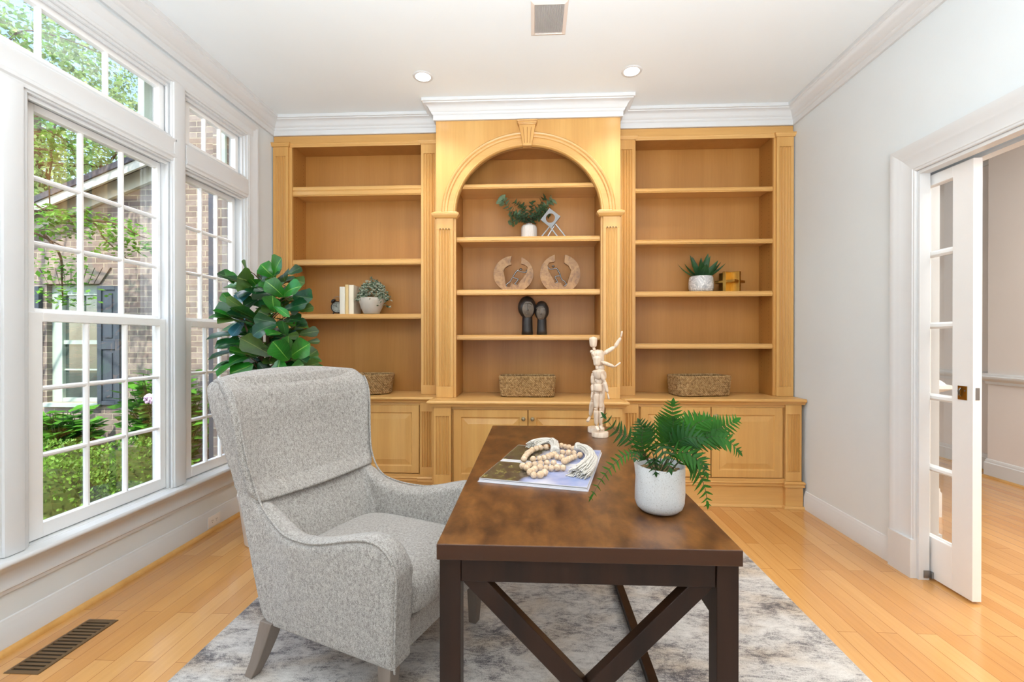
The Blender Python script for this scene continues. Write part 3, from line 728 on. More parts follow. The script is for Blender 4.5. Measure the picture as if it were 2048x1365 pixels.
class LB(MB):
    """leaf builder: keeps uv per vertex"""
    def __init__(s): super().__init__(); s.uv = []
    def leaf(s, base, tip, width, face, prof, cup=.12, droop=.1, nl=9, nw=5):
        base = Vector(base); tip = Vector(tip); d = tip-base; L = d.length; d.normalize()
        n = Vector(face); n = n - d*n.dot(d)
        if n.length < 1e-4: n = d.orthogonal()
        n.normalize(); a = d.cross(n).normalized(); vs = []; fs = []
        for i in range(nl):
            t = i/(nl-1); w = lerp(prof, t)*width/2
            c = base + d*(L*t) + n*(droop*L*4*t*(1-t)*.5 - droop*L*t*t*.4)
            for j in range(nw):
                u = 2*j/(nw-1)-1
                wob = 1+.05*math.sin(i*2.3+j)
                vs.append(c + a*(u*w*wob) + n*(cup*w*(abs(u)**1.4) ))
                s.uv.append((j/(nw-1), t))
        for i in range(nl-1):
            for j in range(nw-1): fs.append((i*nw+j, i*nw+j+1, (i+1)*nw+j+1, (i+1)*nw+j))
        s.add(vs, fs)
def leafobj(name, lb, mat, parent, extra=None, loc=None):
    o = obj(name, lb, mat, parent, smooth=180, fix=False, loc=loc); me = o.data
    uv = me.uv_layers.new(name='uv')
    for p in me.polygons:
        for li in p.loop_indices: uv.data[li].uv = lb.uv[me.loops[li].vertex_index]
    return o
FIDDLE = [(0,.06),(.06,.3),(.15,.50),(.3,.60),(.45,.72),(.6,.90),(.74,1),(.86,.93),(.94,.68),(1,.12)]
OVAL = [(0,.05),(.12,.5),(.3,.88),(.5,1),(.7,.92),(.87,.6),(1,.05)]
BLADE = [(0,.55),(.2,.85),(.4,1),(.6,.85),(.8,.5),(.93,.2),(1,.02)]
M['fig_leaf'] = leaf_mat('fiddle_leaf', srgb(24,100,26), srgb(120,165,70), 7, .28)
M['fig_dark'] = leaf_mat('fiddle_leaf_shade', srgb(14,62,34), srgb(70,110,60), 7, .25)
M['fig_olive'] = leaf_mat('fiddle_leaf_olive', srgb(52,78,26), srgb(110,124,60), 7, .4)
M['bark'] = wood('plant_bark', 'z', srgb(70,50,34), srgb(92,70,50), srgb(110,86,62), rough=.9, coat=0)

# ---------------------------------------------------------------- fiddle leaf fig
rng = random.Random(3)
FX, FY = -1.69, 2.80
fg = thing('fiddle_leaf_fig', 'tall fiddle leaf fig with glossy leaves between the window and the grey armchair', 'potted plant', (FX,FY,0))
m = MB(); m.lathe([(.11,.0),(.118,.004),(.15,.27),(.158,.30),(.158,.315),(.146,.315),(.142,.29),(.001,.285)], 40, cap=True)
obj('planter', m, paint('fig_planter_glaze', srgb(214,208,198), .5), fg, smooth=40)
m = MB(); m.tube([(0,0,.28),(.01,.01,.55),(-.01,.0,.85),(.02,-.01,1.15),(.01,0,1.45),(.02,0,1.6)], [.018,.016,.014,.012,.009,.005], 8)
for z0, p in ((.7,(.16,-.1,1.05)),(.75,(-.17,-.05,1.2)),(.9,(.18,.05,1.45)),(.85,(-.1,.12,1.4)),(.6,(.1,-.15,.85)),(1.1,(-.12,-.1,1.5))):
    m.tube([(0,0,z0),(p[0]*.6,p[1]*.6,z0+(p[2]-z0)*.5),p], [.009,.007,.004], 6)
obj('trunk', m, M['bark'], fg, smooth=180)
K = .000598
def fz(x, y, dy): k = (2.875+dy)/910; return ((410+x/5.25-1066)*k-FX, dy, 1.27-(500+y/5.25-679)*k)
F = [ # base, tip, width, depth base, depth tip, tone
 (735,285,800,85,190,-.02,-.10,0),(725,280,585,150,150,-.02,-.06,0),(510,345,335,285,215,-.08,-.16,2),(335,275,208,285,155,-.06,-.12,0),(430,200,392,92,34,0,.02,2),
 (880,255,1018,182,88,.05,.1,1),(850,335,825,250,180,-.06,-.02,2),(830,490,648,325,150,-.14,-.22,0),(835,490,1005,375,160,-.14,-.22,0),(735,500,525,380,200,-.10,-.16,1),
 (930,480,1140,510,160,-.06,-.08,1),(745,655,715,485,170,-.18,-.25,0),(720,580,890,690,60,-.2,-.26,0),(835,625,1085,555,130,-.12,-.1,1),(1000,645,1152,600,95,-.08,-.05,2),
 (315,605,168,450,95,-.05,-.1,0),(485,645,212,500,85,-.12,-.2,2),(340,660,85,630,170,-.08,-.14,1),(415,715,275,905,130,-.1,-.14,3),(765,765,512,715,110,-.2,-.24,1),
 (765,785,498,885,140,-.2,-.26,1),(860,915,825,742,120,-.22,-.28,1),(855,905,1000,900,70,-.2,-.2,2),(850,900,665,880,170,-.2,-.3,0),(1000,885,1208,850,95,-.06,-.04,2),
 (1080,972,1218,955,55,-.04,-.02,2),(888,1155,728,965,170,-.22,-.32,0),(910,1095,880,908,115,-.2,-.26,0),(910,1115,1108,985,170,-.22,-.3,0),(705,1105,375,925,160,-.18,-.24,2),
 (425,1105,275,995,110,-.12,-.18,0),(505,1200,255,1295,170,-.14,-.2,0),(800,1140,770,1285,140,-.22,-.28,0),(900,1262,1048,1200,105,-.22,-.28,0),(1100,1110,1190,1050,120,-.08,-.06,2),
 (1035,1225,1202,1190,110,-.06,-.06,2),(490,430,305,535,105,-.06,-.1,3),(560,500,400,590,120,-.04,-.06,1),(930,310,1055,350,110,.0,.0,2),(560,260,700,290,110,.02,0,1),
 (690,700,560,640,120,-.1,-.1,2),(880,580,1000,640,110,-.1,-.08,1),(460,830,560,960,140,-.1,-.12,1),(560,1180,640,1280,110,-.1,-.1,1),(330,900,270,1000,110,-.02,-.04,1),(390,1020,225,1060,90,0,-.02,1),
 (960,800,1080,760,120,-.02,0,1),(1010,1010,1100,1120,120,-.02,0,1),(640,600,560,520,130,.02,.02,1),(545,230,560,300,40,0,.02,2)]
lbs = [LB(), LB(), LB(), LB()]
for bx, by, tx, ty, w, d0, d1, tone in F:
    b = fz(bx,by,d0); t = fz(tx,ty,d1)
    face = Vector((rng.uniform(-.35,.35), -1, rng.uniform(.0,.6)))
    ptl = globals().setdefault('ptl', MB()); mz = b[2]-.06; ptl.tube([b, (b[0]*.6,b[1]*.6,(b[2]+mz)/2-.0), (b[0]*.2,b[1]*.2,mz-.02)], [.0025,.003,.004], 5)
    lbs[tone].leaf(b, t, w*K*1.22, face, FIDDLE, cup=-.16 if rng.random() < .3 else .2, droop=rng.uniform(-.05,.22))
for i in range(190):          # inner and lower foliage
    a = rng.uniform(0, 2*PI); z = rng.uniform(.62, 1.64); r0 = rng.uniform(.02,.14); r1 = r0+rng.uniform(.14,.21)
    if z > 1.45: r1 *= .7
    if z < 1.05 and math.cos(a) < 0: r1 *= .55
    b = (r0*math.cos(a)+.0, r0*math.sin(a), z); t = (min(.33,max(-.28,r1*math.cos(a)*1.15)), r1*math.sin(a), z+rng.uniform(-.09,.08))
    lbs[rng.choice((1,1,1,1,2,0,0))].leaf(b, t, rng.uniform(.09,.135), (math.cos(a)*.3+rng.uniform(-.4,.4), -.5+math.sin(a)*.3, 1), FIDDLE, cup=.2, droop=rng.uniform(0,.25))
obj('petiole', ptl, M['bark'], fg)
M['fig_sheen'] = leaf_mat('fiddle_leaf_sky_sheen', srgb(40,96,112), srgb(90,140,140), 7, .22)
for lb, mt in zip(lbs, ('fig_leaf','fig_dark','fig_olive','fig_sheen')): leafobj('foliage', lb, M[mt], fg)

# ---------------------------------------------------------------- bead garland, book, mannequins, fern on the desk
ZD = .7506
def book_mat():
    t = NT('open_magazine_print'); v = t.coords(); sp = t.n('ShaderNodeSeparateXYZ'); t.l(v, sp.inputs[0])
    a = t.ramp(t.noise(v, 28, 6, .75, .3), [(.3, srgb(30,26,24)), (.46, srgb(72,60,52)), (.55, srgb(92,86,48)), (.62, srgb(130,118,66)), (.70, srgb(168,134,124))])
    b = t.ramp(t.noise(v, 7, 3, .5, .4), [(.3, srgb(120,138,186)), (.5, srgb(164,170,200)), (.7, srgb(206,204,214))])
    f = t.math('ADD', sp.outputs[0], t.math('MULTIPLY', t.noise(v, 9, 2), .16))
    c = t.mix(t.ramp(f, [(.235,(0,0,0,1)),(.275,(1,1,1,1))]), a, b)
    t.bsdf(c, .25, coat=.3); return t.m
M['page'] = flat('page_paper', srgb(206,204,206), .5); M['print'] = book_mat()
BA = math.atan2(-.092,.391)
bk = thing('open_magazine', 'large open picture magazine lying on the desk under the bead garland', 'magazine', (-.203,1.651,ZD), BA)
m = MB(); m.box(0,.401,0,.556,0,.002); obj('cover', m, flat('magazine_cover', srgb(196,192,200), .4), bk)
for y0, y1 in ((.004,.277),(.281,.552)):
    m = MB(); n = 12
    def pg(u, v, y0=y0, y1=y1):
        y = y0+(y1-y0)*v; g = abs(y-.279)/.275
        return (.004+.392*u, y, .0095+.0025*math.sin(min(1,g*2.2)*PI*.5)-.003*(1-min(1,g*9)))
    m.grid(pg, 3, 14); b0 = len(m.v); 
    m.box(.004,.396,y0,y1,.002,.0094)
    obj('page_block', m, M['page'], bk, smooth=40)
    m = MB()
    for px0, px1 in ((.005,.228),(.232,.395)) if y0 > .1 else ((.005,.395),):
        m.grid(lambda u, v: (px0+(px1-px0)*u, y0+.006+(y1-y0-.010)*v, pg(0,(.006+(y1-y0-.010)*v)/(y1-y0))[2]+.0004), 8, 14)
    obj('printed_picture', m, M['print'], bk, fix=False)
def wood_bead():
    t = NT('raw_wood_bead'); v = t.coords((1,1,.3)); c = t.ramp(t.noise(v, 140, 4, .6), [(.3, srgb(182,148,114)), (.55, srgb(210,184,154)), (.75, srgb(224,206,182))])
    inf = t.n('ShaderNodeObjectInfo'); t.bsdf(t.mix(t.math('MULTIPLY', inf.outputs['Random'], .35), c, srgb(206,166,120)), .6); return t.m
M['bead'] = wood_bead(); M['cotton'] = paint('cotton_cord', srgb(206,199,188), .9, .05, 60)
BP = [(0.059,2.087),(0.032,2.072),(0.013,2.057),(-0.005,2.029),(-0.02,1.983),(-0.032,1.932),(-0.039,1.873),(-0.001,1.874),(0.026,1.887),(0.062,1.918),(0.09,1.962),(0.129,2.119),(0.163,2.092),(0.182,2.062),(0.128,1.996),(0.153,1.991),(0.177,1.988),(0.1,1.92),(0.118,1.909),(0.125,1.847),(0.145,1.881),(0.174,1.924),(0.198,1.949),(0.081,1.823),(0.054,1.821),(0.029,1.815),(0.005,1.798),(-0.018,1.781),(-0.041,1.77),(-0.025,1.748),(0.006,1.73),(0.026,1.753),(0.049,1.754),(0.069,1.75),(0.092,1.756),(0.114,1.757),(-0.012,1.691),(0.002,1.659),(0.026,1.662),(0.042,1.689),(0.055,1.701)]
GX, GY = .08, 1.87
gl = thing('bead_garland', 'natural wooden bead garland with white cotton tassels piled on the open magazine', 'garland', (GX,GY,ZD))
ZB0 = .0135
m = MB(); m.sphere((0,0,0), .0132, 18, 12, (1,1,.93)); bead = None
order = [BP[0:7][::-1], BP[7:11], BP[11:14], BP[14:17][::-1], BP[17:19], BP[19:23], BP[23:29], BP[29:31]+BP[36:41], BP[31:36]]
extra = []
for seg in order:         # fill long gaps so the beads sit shoulder to shoulder
    for a, b in zip(seg, seg[1:]):
        d = math.hypot(b[0]-a[0], b[1]-a[1]); n = int(d/.030)
        for i in range(1, n+1): extra.append((a[0]+(b[0]-a[0])*i/(n+1), a[1]+(b[1]-a[1])*i/(n+1)))
placed = []
for x, y in BP+extra:
    if any(math.hypot(x-p[0], y-p[1]) < .0185 for p in placed): continue
    placed.append((x, y))
    if bead is None: bead = obj('bead', m, M['bead'], gl, smooth=180); o = bead
    else:
        o = bead.copy(); COL.objects.link(o)
    rr = rng.uniform(.92,1.06); o.scale = (rr,rr,rr); o.parent = gl
    o.location = (x-GX, y-GY, ZB0+.0128*rr); o.rotation_euler = (rng.uniform(0,3),rng.uniform(0,3),rng.uniform(0,3))
m = MB()
for seg in order:
    if len(seg) > 1: m.tube([(x-GX,y-GY,ZB0+.012) for x, y in seg], .0025, 6)
obj('string', m, M['cotton'], gl)
def tassel(path, r0, r1, n, split):
    m = MB(); P_ = [Vector(p) for p in path]; N = len(P_)
    Q = []
    for i in range(40):
        f = i/39*(N-1); k = min(N-2, int(f)); s_ = f-k
        p0 = P_[max(0,k-1)]; p1 = P_[k]; p2 = P_[k+1]; p3 = P_[min(N-1,k+2)]
        Q.append(.5*((2*p1)+(p2-p0)*s_+(2*p0-5*p1+4*p2-p3)*s_*s_+(3*p1-p0-3*p2+p3)*s_**3))
    for q in range(n):
        a = rng.uniform(0,2*PI); rad = math.sqrt(rng.random()); tw = rng.uniform(-.8,.8); pts = []
        ln = rng.uniform(.88,1.0)
        for i in range(0, int(39*ln)+1, 2):
            f = i/39; t = (Q[min(39,i+1)]-Q[max(0,i-1)]).normalized(); up = Vector((0,0,1)); sd = t.cross(up).normalized()
            r = (r0 if f < split else r0+(r1-r0)*((f-split)/(1-split))**.8)*rad
            an = a+tw*f
            p = Q[i]+sd*(r*math.cos(an))+up*(r*math.sin(an)*(.8 if f < split else .55)) + sd*.0012*math.sin(i*1.7+q)
            p.z = max(p.z, ZB0+.002); pts.append(p)
        m.tube(pts, .0023, 5)
    m.tube([Q[1]+(Q[2]-Q[1])*0, Q[3]], r0*1.08, 12)
    return obj('tassel', m, M['cotton'], gl, smooth=180)
def tp_(l, zz): return [(x-GX, y-GY, z) for (x, y), z in zip(l, zz)]
tassel(tp_([(0.094,1.985),(0.097,2.05),(0.094,2.12),(0.075,2.15),(0.038,2.15),(0.004,2.125),(-0.012,2.09)], [.034,.038,.042,.042,.038,.032,.026]), .019, .034, 130, .45)
tassel(tp_([(0.193,2.055),(0.219,2.03),(0.236,1.96),(0.236,1.87),(0.214,1.79),(0.185,1.72),(0.152,1.665)], [.036,.040,.040,.036,.032,.026,.020]), .020, .048, 150, .42)

# artist's mannequins
def mann_wood():
    t = NT('pale_mannequin_wood'); v = t.coords((1,1,.25)); t.bsdf(t.ramp(t.noise(v, 90, 4), [(.3, srgb(206,180,154)), (.6, srgb(224,204,182))]), .5, coat=.1); return t.m
M['mann'] = mann_wood()
def limb(root, name, p, q, r0, r1, bulge=1.0, flat_=1.0):
    p = Vector(p); q = Vector(q); m = MB(); d = q-p; pts = []; rad = []
    for i in range(13):
        t = i/12; e = min(1, math.sin(min(t,1-t)*PI*1.0)*2.6+.12); pts.append(p+d*t); rad.append((r0+(r1-r0)*t)*min(1,e)*(1+(bulge-1)*math.sin(PI*t)))
    m.tube(pts, rad, 14, flat=flat_); return obj(name, m, M['mann'], root, smooth=60)
def joint(root, p, r):
    m = MB(); m.sphere(p, r, 14, 10); return obj('joint', m, M['mann'], root, smooth=180)
def mannequin(label, loc, s, base_c, J, y0=0):
    root = thing('artist_mannequin', label, 'mannequin', loc)
    f = lambda p: ((p[0]-base_c[0])*s, (p[2] if len(p) > 2 else 0)*s, (base_c[1]-p[1])*s)
    m = MB(); m.lathe([(82*s,0),(85*s,3*s),(85*s,46*s),(82*s,50*s),(.1*s,50*s)], 40); obj('stand', m, M['mann'], root, smooth=40, bevel=0)
    m = MB(); m.tube([(0,20*s,49*s),(0,20*s,(base_c[1]-J['pelvis'][1])*s)], 4.5*s, 8); obj('rod', m, M['steel'], root, smooth=60)
    hb, ht = J['head']; limb(root, 'head', f(hb), f(ht), 30*s, 40*s, 1.15)
    limb(root, 'neck', f(J['neck'][0]), f(J['neck'][1]), 17*s, 15*s)
    c0, c1 = J['chest']; limb(root, 'chest', f(c0), f(c1), 50*s, 76*s, 1.12, .85)
    joint(root, f(J['waist']), 38*s)
    p = J['pelvis']; limb(root, 'pelvis', f((p[0],p[1]+48)), f((p[0],p[1]-46)), 54*s, 48*s, 1.15, .85)
    for sh, el, wr, hd in J['arms']:
        joint(root, f(sh), 19*s); limb(root, 'upper_arm', f(sh), f(el), 22*s, 18*s, 1.12); joint(root, f(el), 14*s)
        limb(root, 'forearm', f(el), f(wr), 19*s, 14*s, 1.15); limb(root, 'hand', f(wr), f(hd), 13*s, 17*s, 1.15, .55)
    for hp, kn, an, ft in J['legs']:
        joint(root, f(hp), 24*s); limb(root, 'thigh', f(hp), f(kn), 33*s, 23*s, 1.12); joint(root, f(kn), 19*s)
        limb(root, 'shin', f(kn), f(an), 25*s, 16*s, 1.18); limb(root, 'foot', f(an), f(ft), 16*s, 19*s, 1.1, .7)
    return root
mannequin('smaller pale wooden artist mannequin with arms hanging, nearer on the desk', (.357,2.455,ZD), .000520, (355,1238),
  dict(head=((322,515),(326,405)), neck=((325,545),(322,500)), chest=((345,650),(338,545)), waist=(348,668), pelvis=(338,732),
       arms=[((285,600,10),(282,705,20),(278,780,5),(266,842,-5)), ((340,556,-45),(394,662,-50),(424,785,-45),(440,850,-45))],
       legs=[((325,785,0),(312,955,-10),(318,1130,10),(335,1172,-35)), ((362,785,20),(362,960,10),(362,1130,30),(380,1172,-10))]))
mannequin('taller pale wooden artist mannequin raising one arm, at the far end of the desk', (.352,2.575,ZD), .000546, (333,1178),
  dict(head=((305,312),(304,196)), neck=((318,345),(308,305)), chest=((372,500),(340,330)), waist=(383,518), pelvis=(390,590),
       arms=[((412,372,10),(528,302,15),(588,205,10),(600,138,5)), ((286,350,-30),(384,455,-60),(512,503,-60),(574,458,-55))],
       legs=[((398,650,10),(396,870,0),(388,1080,20),(372,1124,-40)), ((335,650,0),(300,860,30),(282,1030,60),(246,1084,40))]))

# potted fern
M['fern'] = leaf_mat('fern_green', srgb(30,80,18), srgb(60,104,34), 9, .5, .15); M['fern_dark'] = leaf_mat('fern_deep_green', srgb(16,56,18), srgb(40,84,36), 9, .5, .18)
def speckle():
    t = NT('speckled_stoneware'); v = t.coords(); t.bsdf(t.ramp(t.noise(v, 300, 2, .5), [(.30, srgb(150,146,140)), (.35, srgb(194,194,192)), (.7, srgb(204,205,204))]), .35, coat=.15); return t.m
FPX, FPY = .383, 1.402
fp = thing('potted_fern', 'green fern in a white speckled ceramic pot standing on the near end of the desk', 'potted plant', (FPX,FPY,ZD))
m = MB()
def pot(u, v):
    pr = [(.001,0),(.040,.0005),(.056,.004),(.067,.014),(.0725,.03),(.0745,.06),(.0740,.10),(.0745,.138),(.0735,.1405),(.0700,.1395),(.0685,.132),(.0670,.118),(.001,.116)]
    i = int(round(v*(len(pr)-1))); r, z = pr[i]; a = 2*PI*u
    dent = .006*math.exp(-((math.atan2(math.sin(a-PI), math.cos(a-PI)))/.5)**2)*math.exp(-((z-.085)/.03)**2)
    return ((r-dent)*math.cos(a), (r-dent)*math.sin(a), z + (.003*math.sin(a*2+1) if z > .11 else 0))
m.grid(pot, 48, 13, cu=True); obj('pot', m, speckle(), fp, smooth=50)
m = MB()
for i in range(160):
    a = rng.uniform(0,2*PI); r = .064*math.sqrt(rng.random()); m.sphere((r*math.cos(a),r*math.sin(a),.119), rng.uniform(.004,.008), 5, 4)
obj('soil_moss', m, paint('dry_moss', srgb(120,96,62), .95, .3, 80), fp)
def catmull(P_, n):
    P_ = [Vector(p) for p in P_]; N = len(P_); out = []
    for i in range(n):
        f = i/(n-1)*(N-1); k = min(N-2, int(f)); s_ = f-k
        p0 = P_[max(0,k-1)]; p1 = P_[k]; p2 = P_[k+1]; p3 = P_[min(N-1,k+2)]
        out.append(.5*((2*p1)+(p2-p0)*s_+(2*p0-5*p1+4*p2-p3)*s_*s_+(3*p1-p0-3*p2+p3)*s_**3))
    return out
def frond(path, plen, mat, start=.25, n=15, face=(0,-.6,1), lean=.55):
    pts = catmull(path, 36); lb = LB(); 
    for i in range(n):
        t = start+(1-start)*i/(n-.3); k = min(34, int(t*35)); p = pts[k].lerp(pts[k+1], t*35-k); d = (pts[min(35,k+1)]-pts[max(0,k-1)]).normalized()
        nrm = Vector(face); nrm = (nrm-d*nrm.dot(d)).normalized(); sd = d.cross(nrm).normalized()
        L = plen*(.55+.45*math.sin(min(1,(t-start)/(1-start)*2.2)*PI/2))*(1-.78*((t-start)/(1-start))**1.6)
        for s_ in (-1, 1):
            dr = (sd*s_+d*lean+nrm*rng.uniform(-.18,.12)).normalized()*L*rng.uniform(.9,1.1); jag = []
            pr = [(0,.5),(.08,.95),(.16,.8),(.2,1.0),(.3,.78),(.36,.95),(.46,.66),(.53,.82),(.63,.5),(.70,.6),(.8,.3),(.86,.36),(1,.02)]
            lb.leaf(p, p+dr, L*.25, nrm, pr, cup=.25, droop=rng.uniform(.0,.16), nl=13, nw=3)
    e = pts[-1]-pts[-5]; lb.leaf(pts[-4], pts[-1]+e.normalized()*plen*.18, plen*.20, face, BLADE, nl=7, nw=3)
    o = leafobj('frond', lb, mat, fp)
    m = MB(); m.tube(pts, [.0018-.0011*i/35 for i in range(36)], 5); obj('stem', m, M['stem'], o)
M['stem'] = flat('fern_stem', srgb(58,62,30), .6)
B0 = (-.005,.0,.118)
fr = [ ([(0,.01,.118),(.02,.02,.20),(.04,.02,.26),(.047,.02,.328)], .072, 0, .28, 14, (0,-1,.25), .45),
 ([(.01,.0,.118),(.06,.0,.20),(.13,.0,.232),(.18,.0,.25),(.232,.0,.278)], .074, 0, .22, 19, (.1,-1,.35), .5),
 ([(.01,-.01,.118),(.07,-.01,.19),(.14,-.01,.225),(.19,-.02,.222),(.232,-.02,.180)], .066, 0, .3, 14, (0,-.8,.8), .5),
 ([(-.01,0,.118),(-.045,0,.17),(-.085,0,.215),(-.13,.0,.240),(-.172,0,.292)], .050, 1, .4, 9, (0,-1,.4), .3),
 ([(-.01,-.01,.118),(-.06,-.01,.172),(-.11,-.01,.165),(-.165,-.01,.11),(-.212,-.01,.03)], .036, 0, .32, 13, (-.2,-.7,.8), .35),
 ([(.02,-.03,.118),(.05,-.05,.165),(.08,-.07,.155),(.105,-.08,.10),(.112,-.085,.045)], .055, 0, .25, 11, (.3,-1,.4), .6),
 ([(0,-.02,.118),(.02,-.05,.18),(.05,-.08,.195),(.085,-.10,.175),(.10,-.11,.14)], .062, 0, .25, 10, (.2,-.8,.7), .6),
 ([(-.01,-.02,.118),(-.02,-.04,.19),(-.02,-.07,.215),(-.01,-.10,.19),(.0,-.115,.15)], .055, 1, .25, 9, (0,-.7,.8), .6),
 ([(-.02,0,.118),(-.05,-.02,.18),(-.06,-.03,.225),(-.055,-.04,.265)], .055, 1, .25, 9, (-.2,-1,.2), .5),
 ([(0,.02,.118),(-.02,.03,.19),(-.035,.04,.23),(-.05,.05,.262)], .060, 1, .3, 9, (0,-1,.3), .5),
 ([(.02,.02,.118),(.07,.04,.20),(.11,.06,.25),(.15,.08,.272)], .064, 0, .3, 11, (0,-1,.4), .5),
 ([(.0,-.01,.118),(.03,-.04,.2),(.06,-.06,.235),(.10,-.08,.235)], .064, 1, .3, 10, (0,-.9,.6), .6),
 ([(-.01,-.02,.118),(-.03,-.05,.165),(-.035,-.065,.17),(-.03,-.075,.13)], .045, 1, .25, 8, (0,-.8,.6), .6),
 ([(.0,.0,.118),(.02,-.02,.2),(.03,-.03,.25),(.03,-.04,.285)], .06, 1, .3, 11, (0,-1,.2), .55),
 ([(.02,.0,.118),(.06,-.01,.21),(.10,-.02,.265),(.14,-.03,.285)], .062, 0, .3, 11, (0,-1,.3), .55),
 ([(-.02,.02,.118),(-.04,.0,.16),(-.07,-.03,.185),(-.085,-.05,.165)], .045, 1, .3, 8, (-.2,-.8,.6), .5),
 ([(.03,.0,.118),(.06,-.02,.16),(.09,-.04,.17),(.12,-.05,.15)], .055, 1, .25, 9, (.2,-.8,.7), .6)]
for path, pl, tone, st, n, face, lean in fr: frond(path, pl, M['fern_dark' if tone else 'fern'], st, n, face, lean)
# ---------------------------------------------------------------- things on the shelves
def rope_mat():
    t = NT('seagrass_weave'); v = t.coords(); t.bsdf(t.ramp(t.noise(t.coords((1,1,1)), 55, 5, .7), [(.28, srgb(92,66,38)), (.45, srgb(150,116,74)), (.62, srgb(186,152,106)), (.8, srgb(204,176,132))]), .85, spec=.2); return t.m
M['seagrass'] = rope_mat(); M['basket_in'] = paint('basket_shadow', srgb(74,54,34), .9, .2, 40)
def basket(label, loc, rz, ax, ay, h, p, flare=1.08, rows=9):
    t = thing('seagrass_basket', label, 'basket', loc, rz, 'woven seagrass baskets on the countertop')
    def ring(f, grow=0):
        pts = []
        k = 1+(flare-1)*f
        for i in range(150):
            a = 2*PI*i/150; c, s_ = math.cos(a), math.sin(a)
            pts.append((math.copysign(abs(c)**(2/p), c)*(ax*k+grow), math.copysign(abs(s_)**(2/p), s_)*(ay*k+grow), 0))
        return pts
    m = MB(); th = h/rows
    for r in range(rows):
        base = ring(r/(rows-1)); L = 0; cum = [0]
        for a, b in zip(base, base[1:]+base[:1]): L += math.dist(a, b); cum.append(L)
        nw = int(L/.034)
        N = nw*8; P_ = []
        for strand in (0, 1):
            pts = []; rad = []; j = 0
            for i in range(N):
                d = L*i/N
                while cum[j+1] < d: j += 1
                g = (d-cum[j])/max(1e-9,(cum[j+1]-cum[j])); a, b = base[j], base[(j+1)%150]
                x, y = a[0]+(b[0]-a[0])*g, a[1]+(b[1]-a[1])*g; nn = Vector((x,y,0)).normalized()
                ph = 2*PI*i/8/1.0*.5*2 + (PI if strand else 0) + (PI if r % 2 else 0)
                o = .0035*math.sin(ph); z = th*(r+.5)+.42*th*math.cos(ph)
                pts.append((x+nn.x*o, y+nn.y*o, z)); rad.append(th*.40*(1+.18*math.sin(i*1.9+r)))
            m.tube(pts, [.92*q_ for q_ in rad], 6, closed=True)
    obj('weave', m, M['seagrass'], t, smooth=180)
    m = MB(); n = 60
    inner = [( [(q[0]*.965, q[1]*.95, .006) for q in ring(0)][::2] ), ([(q[0]*.965, q[1]*.95, h*.92) for q in ring(1)][::2])]
    k = len(inner[0]); m.add(inner[0]+inner[1], [(i,(i+1)%k,k+(i+1)%k,k+i) for i in range(k)]+[tuple(range(k))])
    obj('inner_shade', m, M['basket_in'], t, fix=False)  # dark inner shell, shade behind the weave put into its colour
    base = ring(1); m = MB(); m.tube([(q[0],q[1],h) for q in base], .0068, 8, closed=True); obj('rim', m, M['seagrass'], t, smooth=180)
    return t
ZC2 = ZCT+.0075
basket('woven seagrass basket under the arched bay, square to the front', (-.047,3.625,ZC2), 0, .203, .118, .148, 7, 1.06, 9)
basket('woven seagrass basket turned slightly, on the counter beside the white wall', (1.325,3.72,ZC2), R(9), .205, .115, .148, 7, 1.06, 9)
basket('woven seagrass basket half hidden behind the armchair back', (-1.41,3.70,ZC2), R(10), .225, .130, .150, 3.2, 1.1, 9)

# clock
SL = 1.4835
ck = thing('alarm_clock', 'small black twin-bell alarm clock beside the cream books', 'clock', (-1.666,3.80,SL+.0045), R(8))
def lathe_y(m, prof, n, c):      # profile (r, depth towards -y)
    b = len(m.v); m.lathe(prof, n); m.v[b:] = [(c[0]+v[0], c[1]-v[2], c[2]+v[1]) for v in m.v[b:]]
m = MB(); lathe_y(m, [(.001,-.03),(.046,-.028),(.050,-.02),(.051,.0),(.051,.012),(.047,.016),(.044,.014),(.043,.008)], 40, (0,0,.058)); obj('case', m, M['black'], ck, smooth=40)
m = MB(); lathe_y(m, [(.001,.0085),(.043,.0085)], 40, (0,0,.058)); fc = obj('dial', m, flat('clock_dial', srgb(206,208,196), .4), ck)
m = MB()
for i in range(12):
    a = i*PI/6; m.bar((.030*math.sin(a),-.0092,.058+.030*math.cos(a)),(.037*math.sin(a),-.0092,.058+.037*math.cos(a)),.0045,.001,(0,1,0))
m.bar((0,-.0098,.058),(-.020,-.0098,.074),.003,.0012,(0,1,0)); m.bar((0,-.0098,.058),(-.006,-.0098,.091),.002,.0012,(0,1,0)); m.bar((0,-.0098,.058),(.012,-.0098,.05),.0015,.0012,(0,1,0))
obj('hands_and_numerals', m, M['black'], fc)
for s in (-1, 1):
    m = MB(); m.lathe([(.001,.020),(.012,.018),(.021,.009),(.023,0),(.001,.0)], 20); Mx = Matrix.Rotation(s*R(38),3,'Y'); m.v = [tuple(Mx @ Vector(v) + Vector((s*.030,0,.106))) for v in m.v]; obj('bell', m, M['black'], ck, smooth=50)
    m = MB(); m.tube([(s*.028,0,.015),(s*.036,0,0.0)], [.005,.004], 8); obj('foot', m, M['black'], ck)
m = MB(); m.tube([(-.030,0,.125),(-.026,0,.140),(0,0,.149),(.026,0,.140),(.030,0,.125)], .0018, 6); obj('carry_loop', m, M['steel'], ck)
